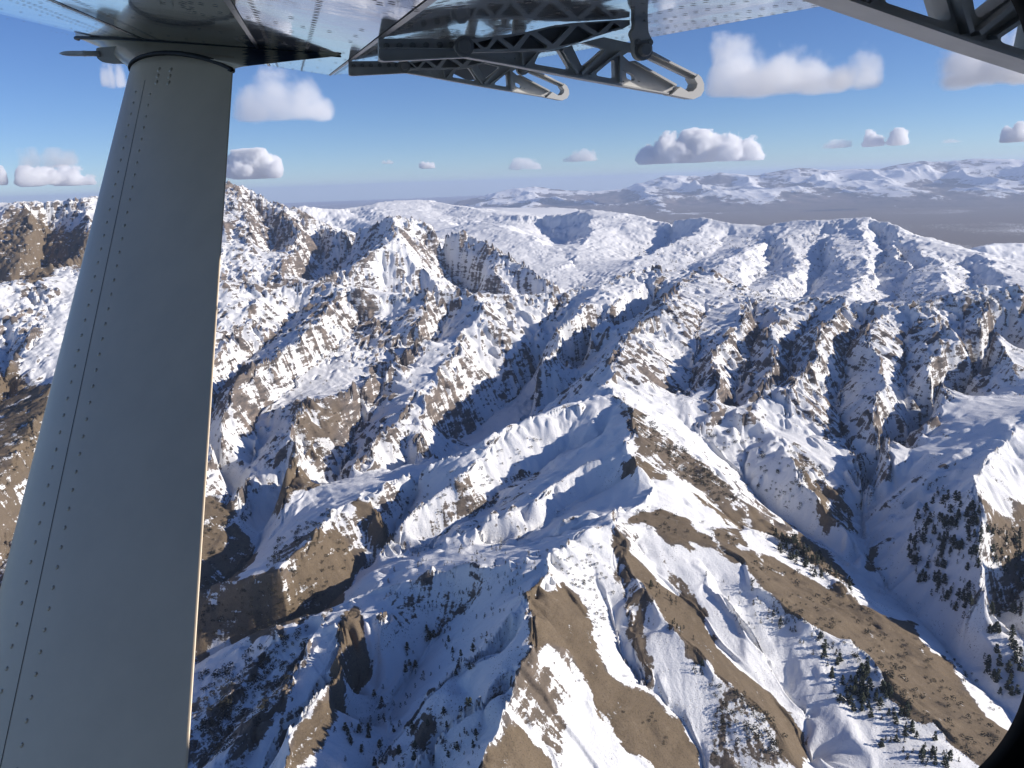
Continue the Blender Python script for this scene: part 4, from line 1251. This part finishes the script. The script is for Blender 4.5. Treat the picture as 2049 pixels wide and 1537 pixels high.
plate('web', [(914, 85), (1040, 69), (1126, 52), (1238, 46), (1225, 62), (1139, 89), (1083, 103), (918, 108), (906, 100)], [], .006, M_BRD, up, off=-.035)
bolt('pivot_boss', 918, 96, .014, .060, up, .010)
for x in (772, 798, 824, 851, 878, 901): bolt('bolt', x, 93 - (x - 772) * .02, .0042, .011, arm, .006)
lk = plate('hanger_link', LINK, [circ(1260, 48, 2.0)], .020, M_BR, brk, off=-.075)
bolt('link_bolt', 1258, 105, .014, .085, lk, .02)
bolt('bolt', 1270, 90, .005, .085, lk, .006); bolt('bolt', 1247, 90, .005, .085, lk, .006)
def copy_tree(o, parent):
    c = o.copy(); C.objects.link(c); c.parent = parent
    for ch in list(o.children):
        if ch is not c: copy_tree(ch, c)
    return c
for k in (.65, 2.4):
    c = copy_tree(brk, plane)
    off_ = S * (D0 / k - D0)
    if k > 1:      # the nearest one hangs a little lower at its tail
        pv_ = br(1117, 150)
        Rm = Matrix.Rotation(math.radians(4.2), 4, Sn)
        t1 = Matrix.Translation(pv_ + off_) @ Rm @ Matrix.Translation(-pv_)
        d_ = at(1845, 66, cam_depth(pv_ + off_)) - (pv_ + off_)
        if (RN.T @ np.array((t1 @ br(1300, 180)) - (t1 @ br(1000, 128))))[1] > (RN.T @ np.array(br(1300, 180) - br(1000, 128)))[1]:
            t1 = Matrix.Translation(pv_ + off_) @ Rm.inverted() @ Matrix.Translation(-pv_)
        c.matrix_world = Matrix.Translation(d_) @ t1
    else:
        c.location = off_

# cabin window frame, out of focus edge at the lower right
def frame_loop(r0, grow):
    cx0, cx1, cy0, cy1 = 150, 1742, 150, 1302
    pts = []
    for cx, cy, a0 in ((cx1, cy1, 0), (cx0, cy1, 90), (cx0, cy0, 180), (cx1, cy0, 270)):
        for k in range(25):
            a = math.radians(a0 + k * 3.75)
            pts.append((cx + (r0 + grow) * math.cos(a), cy + (r0 + grow) * math.sin(a)))
    return pts
M_FR = paint_mat('black window trim', (.012, .012, .014), .7, 0, .3, .2)
FD = .36
vs, fs = [], []
rings = [(0, 0.0), (6, -.006), (60, -.014), (420, -.014), (560, .03), (135, .03)]
Fz = camvec(0, 0, -1)
for gr, dz in rings:
    for x, y in frame_loop(318, gr): vs.append(at(x, y, FD) + Fz * dz)
n = 100
for i in range(len(rings)):
    a, b = i * n, ((i + 1) % len(rings)) * n
    for k in range(n): fs.append((a + k, a + (k + 1) % n, b + (k + 1) % n, b + k))
wf = mesh_obj('window_frame', vs, fs, M_FR, plane, smooth=True)
wf['label'] = 'black rounded trim of the cabin window at the lower right corner'

# cabin wall with the window opening, roof, floor and far side: it shades the strut
M_FUS = paint_mat('cream fuselage paint', (.62, .61, .57), .35, 0, .5, .04, .02, 2)
WB = Sn * .52
def fq(q, h): return WB + CH * q + UPN * h
hole = []
for x, y in frame_loop(318, 70):
    p = on_plane(x, y, WB, Sn) - WB; hole.append((p.dot(CH), p.dot(UPN)))
hw = (A0 - WB).dot(UPN)
qa, qb, ha, hb = min(h[0] for h in hole) - 1.5, 9.5, min(h[1] for h in hole) - .5, hw + .42
fus = plate('fuselage', [(qa, ha), (qb, ha + .5), (qb, hb - .1), (2.5, hb), (qa, hb)], [hole], .05, M_FUS, plane, fn=fq)
vs = []
for d in (0, 1.7):
    vs += [fq(qa, ha) - Sn * (.03 + d), fq(qb, ha + .5) - Sn * (.03 + d), fq(qb, hb - .1) - Sn * (.03 + d), fq(2.5, hb) - Sn * (.03 + d), fq(qa, hb) - Sn * (.03 + d)]
mesh_obj('cabin_shell', vs, [(0, 1, 6, 5), (1, 2, 7, 6), (2, 3, 8, 7), (3, 4, 9, 8), (4, 0, 5, 9), (5, 6, 7, 8, 9)], M_FUS, fus)


# ------------------------------------------------------------------ clouds
LOBES = {2: [(-.46, .34, .88), (-.22, .32, .60), (.08, .32, .58), (.34, .28, .42), (.58, .22, .22)],
         6: [(-.58, .18, .30), (-.34, .24, .50), (-.02, .30, .88), (.28, .24, .58), (.54, .22, .42)],
         1: [(-.42, .34, .55), (-.08, .38, .86), (.26, .32, .60), (.52, .24, .32)],
         5: [(-.4, .4, .7), (.05, .42, .95), (.5, .34, .6)]}
def cloud_material(name, dens, seed, soft):
    m = bpy.data.materials.new(name); m.use_nodes = True
    nt = m.node_tree; nt.nodes.clear(); g = NT(nt)
    out = g.n('ShaderNodeOutputMaterial'); pv = g.n('ShaderNodeVolumePrincipled')
    pv.inputs['Color'].default_value = (1, 1, 1, 1); pv.inputs['Anisotropy'].default_value = 0.0
    tc = g.n('ShaderNodeTexCoord'); p = tc.outputs['Object']      # object space in metres
    oi = g.attr('half')
    gen = tc.outputs['Generated']
    sep = g.n('ShaderNodeSeparateXYZ'); g.link(gen, sep.inputs[0])
    # generated is 0..1 in the box: several domes on one flat base
    rl = random.Random(seed * 77)
    cx = g.math('MULTIPLY', g.math('SUBTRACT', sep.outputs[0], .5), 2.0)
    cy = g.math('MULTIPLY', g.math('SUBTRACT', sep.outputs[1], .5), 2.0)
    cz = sep.outputs[2]
    rr_ = None
    for (lx, lw, lh) in (LOBES.get(seed) or [(rl.uniform(-.52, .52), rl.uniform(.20, .36), rl.uniform(.35, .85)) for _ in range(5)]):
        ly = rl.uniform(-.3, .3)
        ax = g.math('MULTIPLY', g.math('SUBTRACT', cx, lx), 1 / lw)
        ay = g.math('MULTIPLY', g.math('SUBTRACT', cy, ly), 1.7)
        up = g.math('SUBTRACT', cz, .14)
        az_ = g.math('ADD', g.math('MULTIPLY', g.math('MAXIMUM', up, 0.0), 1 / lh), g.math('MULTIPLY', g.math('MAXIMUM', g.math('MULTIPLY', up, -1.0), 0.0), 6.0))
        d = g.math('ADD', g.math('ADD', g.math('MULTIPLY', ax, ax), g.math('MULTIPLY', ay, ay)), g.math('MULTIPLY', az_, az_))
        d = g.math('SQRT', d, 0.0)
        if rr_ is None: rr_ = d
        else:
            sm = g.n('ShaderNodeMath', operation='SMOOTH_MIN'); g.link(rr_, sm.inputs[0]); g.link(d, sm.inputs[1]); sm.inputs[2].default_value = .25
            rr_ = sm.outputs[0]
    ad = g.n('ShaderNodeVectorMath', operation='ADD'); g.link(p, ad.inputs[0]); ad.inputs[1].default_value = (seed * 7310.0, seed * 1370.0, seed * 911.0)
    return m, g, out, pv, rr_, ad.outputs[0], cz, (cx, cy)

def cloud(name, px0, px1, ytop, ybase, R, depth, dens, seed, label, soft=.25, feat=None, amp=1.5, bias=0.06):
    """cumulus: R km away, spanning px0..px1 of the picture at that distance"""
    t0, _ = topolar(px0, (ytop + ybase) / 2); t1, _ = topolar(px1, (ytop + ybase) / 2)
    t, sb = topolar((px0 + px1) / 2, ybase); _, st = topolar((px0 + px1) / 2, ytop)
    w = (t1 - t0) * R; h = (st - sb) * R
    cx, cy = R * math.sin(t), R * math.cos(t)
    zb = sb * R
    hx, hy = w / 2 * 1.25, depth / 2 * 1.2
    vs = [(sx * hx, sy * hy, zz) for zz in (0, h * 1.25) for sx, sy in ((-1, -1), (1, -1), (1, 1), (-1, 1))]
    fs = [(0, 3, 2, 1), (4, 5, 6, 7), (0, 1, 5, 4), (1, 2, 6, 5), (2, 3, 7, 6), (3, 0, 4, 7)]
    m, g, out, pv, rr_, vec, cz, cxs = cloud_material(name, dens, seed, soft)
    f = feat or h * .55
    n = g.noise(vec, 1.0 / f, 9, .62)
    n_b = g.noise(vec, 1.0 / max(w * .22, h * .6), 2, .5)
    v = g.math('ADD', g.math('SUBTRACT', 1.0, rr_), g.math('ADD', g.math('MULTIPLY', g.math('SUBTRACT', n, .5), 1.5 * amp), g.math('MULTIPLY', g.math('SUBTRACT', n_b, .5), 1.0)))
    # thin out before the box walls
    edge = g.math('MAXIMUM', g.math('MULTIPLY', g.math('SUBTRACT', g.math('MAXIMUM', g.math('ABSOLUTE', cxs[0]), g.math('ABSOLUTE', cxs[1])), .62), 3.0), 0.0)
    edge = g.math('ADD', edge, g.math('MAXIMUM', g.math('MULTIPLY', g.math('SUBTRACT', cz, .86), 6.0), 0.0))
    v = g.math('SUBTRACT', v, edge)
    dd = g.math('MULTIPLY', g.ramp(v, 0.0, soft), dens)
    g.link(dd, pv.inputs['Density'])
    g.link(pv.outputs[0], out.inputs['Volume'])
    o = mesh_obj(name, vs, fs, m)
    o.location = (cx, cy, zb); o.rotation_euler = (0, 0, -t)
    tag(o, label, 'cloud', 'cumulus clouds over the mountains')
    return o
sc.cycles.volume_step_rate = 0.5
sc.cycles.volume_max_steps = 256
CL = [
 (452, 690, 148, 242, 8600, 1100, .0032, 1, 'soft white cloud just right of the strut, below the wing tip', .45, 300, 1.1),
 (1385, 1720, 74, 190, 14500, 1800, .0024, 2, 'large ragged white cloud to the right of the two flap brackets', .45, 520, 1.15),
 (1600, 1785, 95, 180, 14600, 1200, .0020, 21, 'thin ragged tail of cloud trailing right from the large white cloud', .6, 600, 1.6),
 (1810, 2150, 66, 172, 15000, 2100, .0032, 3, 'white cloud partly hidden by the nearest bracket at top right', .5, None, 1.2),
 (195, 262, 120, 175, 9500, 600, .005, 4, 'faint thin cloud seen just left of the strut top', .7, None, 1.5),
 (440, 575, 303, 358, 42000, 2600, .007, 5, 'bright puffy cloud low beside the right edge of the strut', .14, 900, 1.3),
 (1255, 1545, 264, 325, 44000, 3000, .007, 6, 'long cumulus with grey base in the middle of the sky above the far range', .12, 900, 1.7),
 (1630, 1720, 280, 297, 46000, 1200, .002, 7, 'thin flat cloud left of a puffy cloud above the far snowy range', .3, 500, 1.0),
 (1715, 1840, 260, 292, 46000, 1800, .007, 8, 'small puffy cloud above the far snowy range at right', .14, 600, 1.5),
 (1990, 2090, 246, 284, 40000, 1800, .007, 9, 'cloud cut by the right edge of the picture', .14, 700, 1.4),
 (1000, 1095, 317, 340, 48000, 1500, .002, 10, 'small low cloud, leftmost of the pair over the middle horizon', .3, 600, 1.5),
 (1105, 1200, 300, 324, 46000, 1500, .002, 11, 'small low cloud, higher one of the pair over the middle horizon', .3, 600, 1.6),
 (760, 800, 317, 328, 50000, 900, .002, 12, 'tiny grey wisp of cloud left of a slightly longer wisp', .4, 400, 1.5),
 (805, 880, 324, 338, 50000, 1000, .007, 13, 'little wispy cloud between the strut and the middle clouds', .35, 400, 1.5),
 (20, 215, 333, 372, 42000, 2600, .007, 14, 'long bright cloud bank low at left, touching the strut', .14, 800, 1.6),
 (-60, 25, 335, 371, 42000, 1800, .007, 15, 'bright puff cut by the left edge of the picture', .14, 700, 1.3),
 (20, 190, 297, 335, 30000, 1800, .0012, 16, 'pale faint cloud above the bright bank at left', .6, 900, 1.6),
 (1870, 1945, 276, 286, 46000, 900, .0015, 17, 'very thin cloud streak at right between two puffy clouds', .5, 400, 1.4),
]
for a in CL:
    cloud('cloud', a[0], a[1], a[2], a[3], a[4], a[5], a[6], a[7], a[8], a[9], a[10], a[11])

# ------------------------------------------------------------------ haze
def haze_box():
    x0, x1, y0, y1, z0, z1 = -96000, 98000, -3000, 121000, PLAIN - 60, 560
    vs = [(x0,y0,z0),(x1,y0,z0),(x1,y1,z0),(x0,y1,z0),(x0,y0,z1),(x1,y0,z1),(x1,y1,z1),(x0,y1,z1)]
    fs = [(0,3,2,1),(4,5,6,7),(0,1,5,4),(1,2,6,5),(2,3,7,6),(3,0,4,7)]
    m = bpy.data.materials.new('haze'); m.use_nodes = True
    nt = m.node_tree; nt.nodes.clear(); g = NT(nt)
    out = g.n('ShaderNodeOutputMaterial'); pv = g.n('ShaderNodeVolumePrincipled')
    pv.inputs['Color'].default_value = (.60, .73, 1.0, 1)
    pv.inputs['Density'].default_value = 1.5e-5
    pv.inputs['Anisotropy'].default_value = .1
    g.link(pv.outputs[0], out.inputs['Volume'])
    o = mesh_obj('haze', vs, fs, m)
    tag(o, kind='stuff')
haze_box()
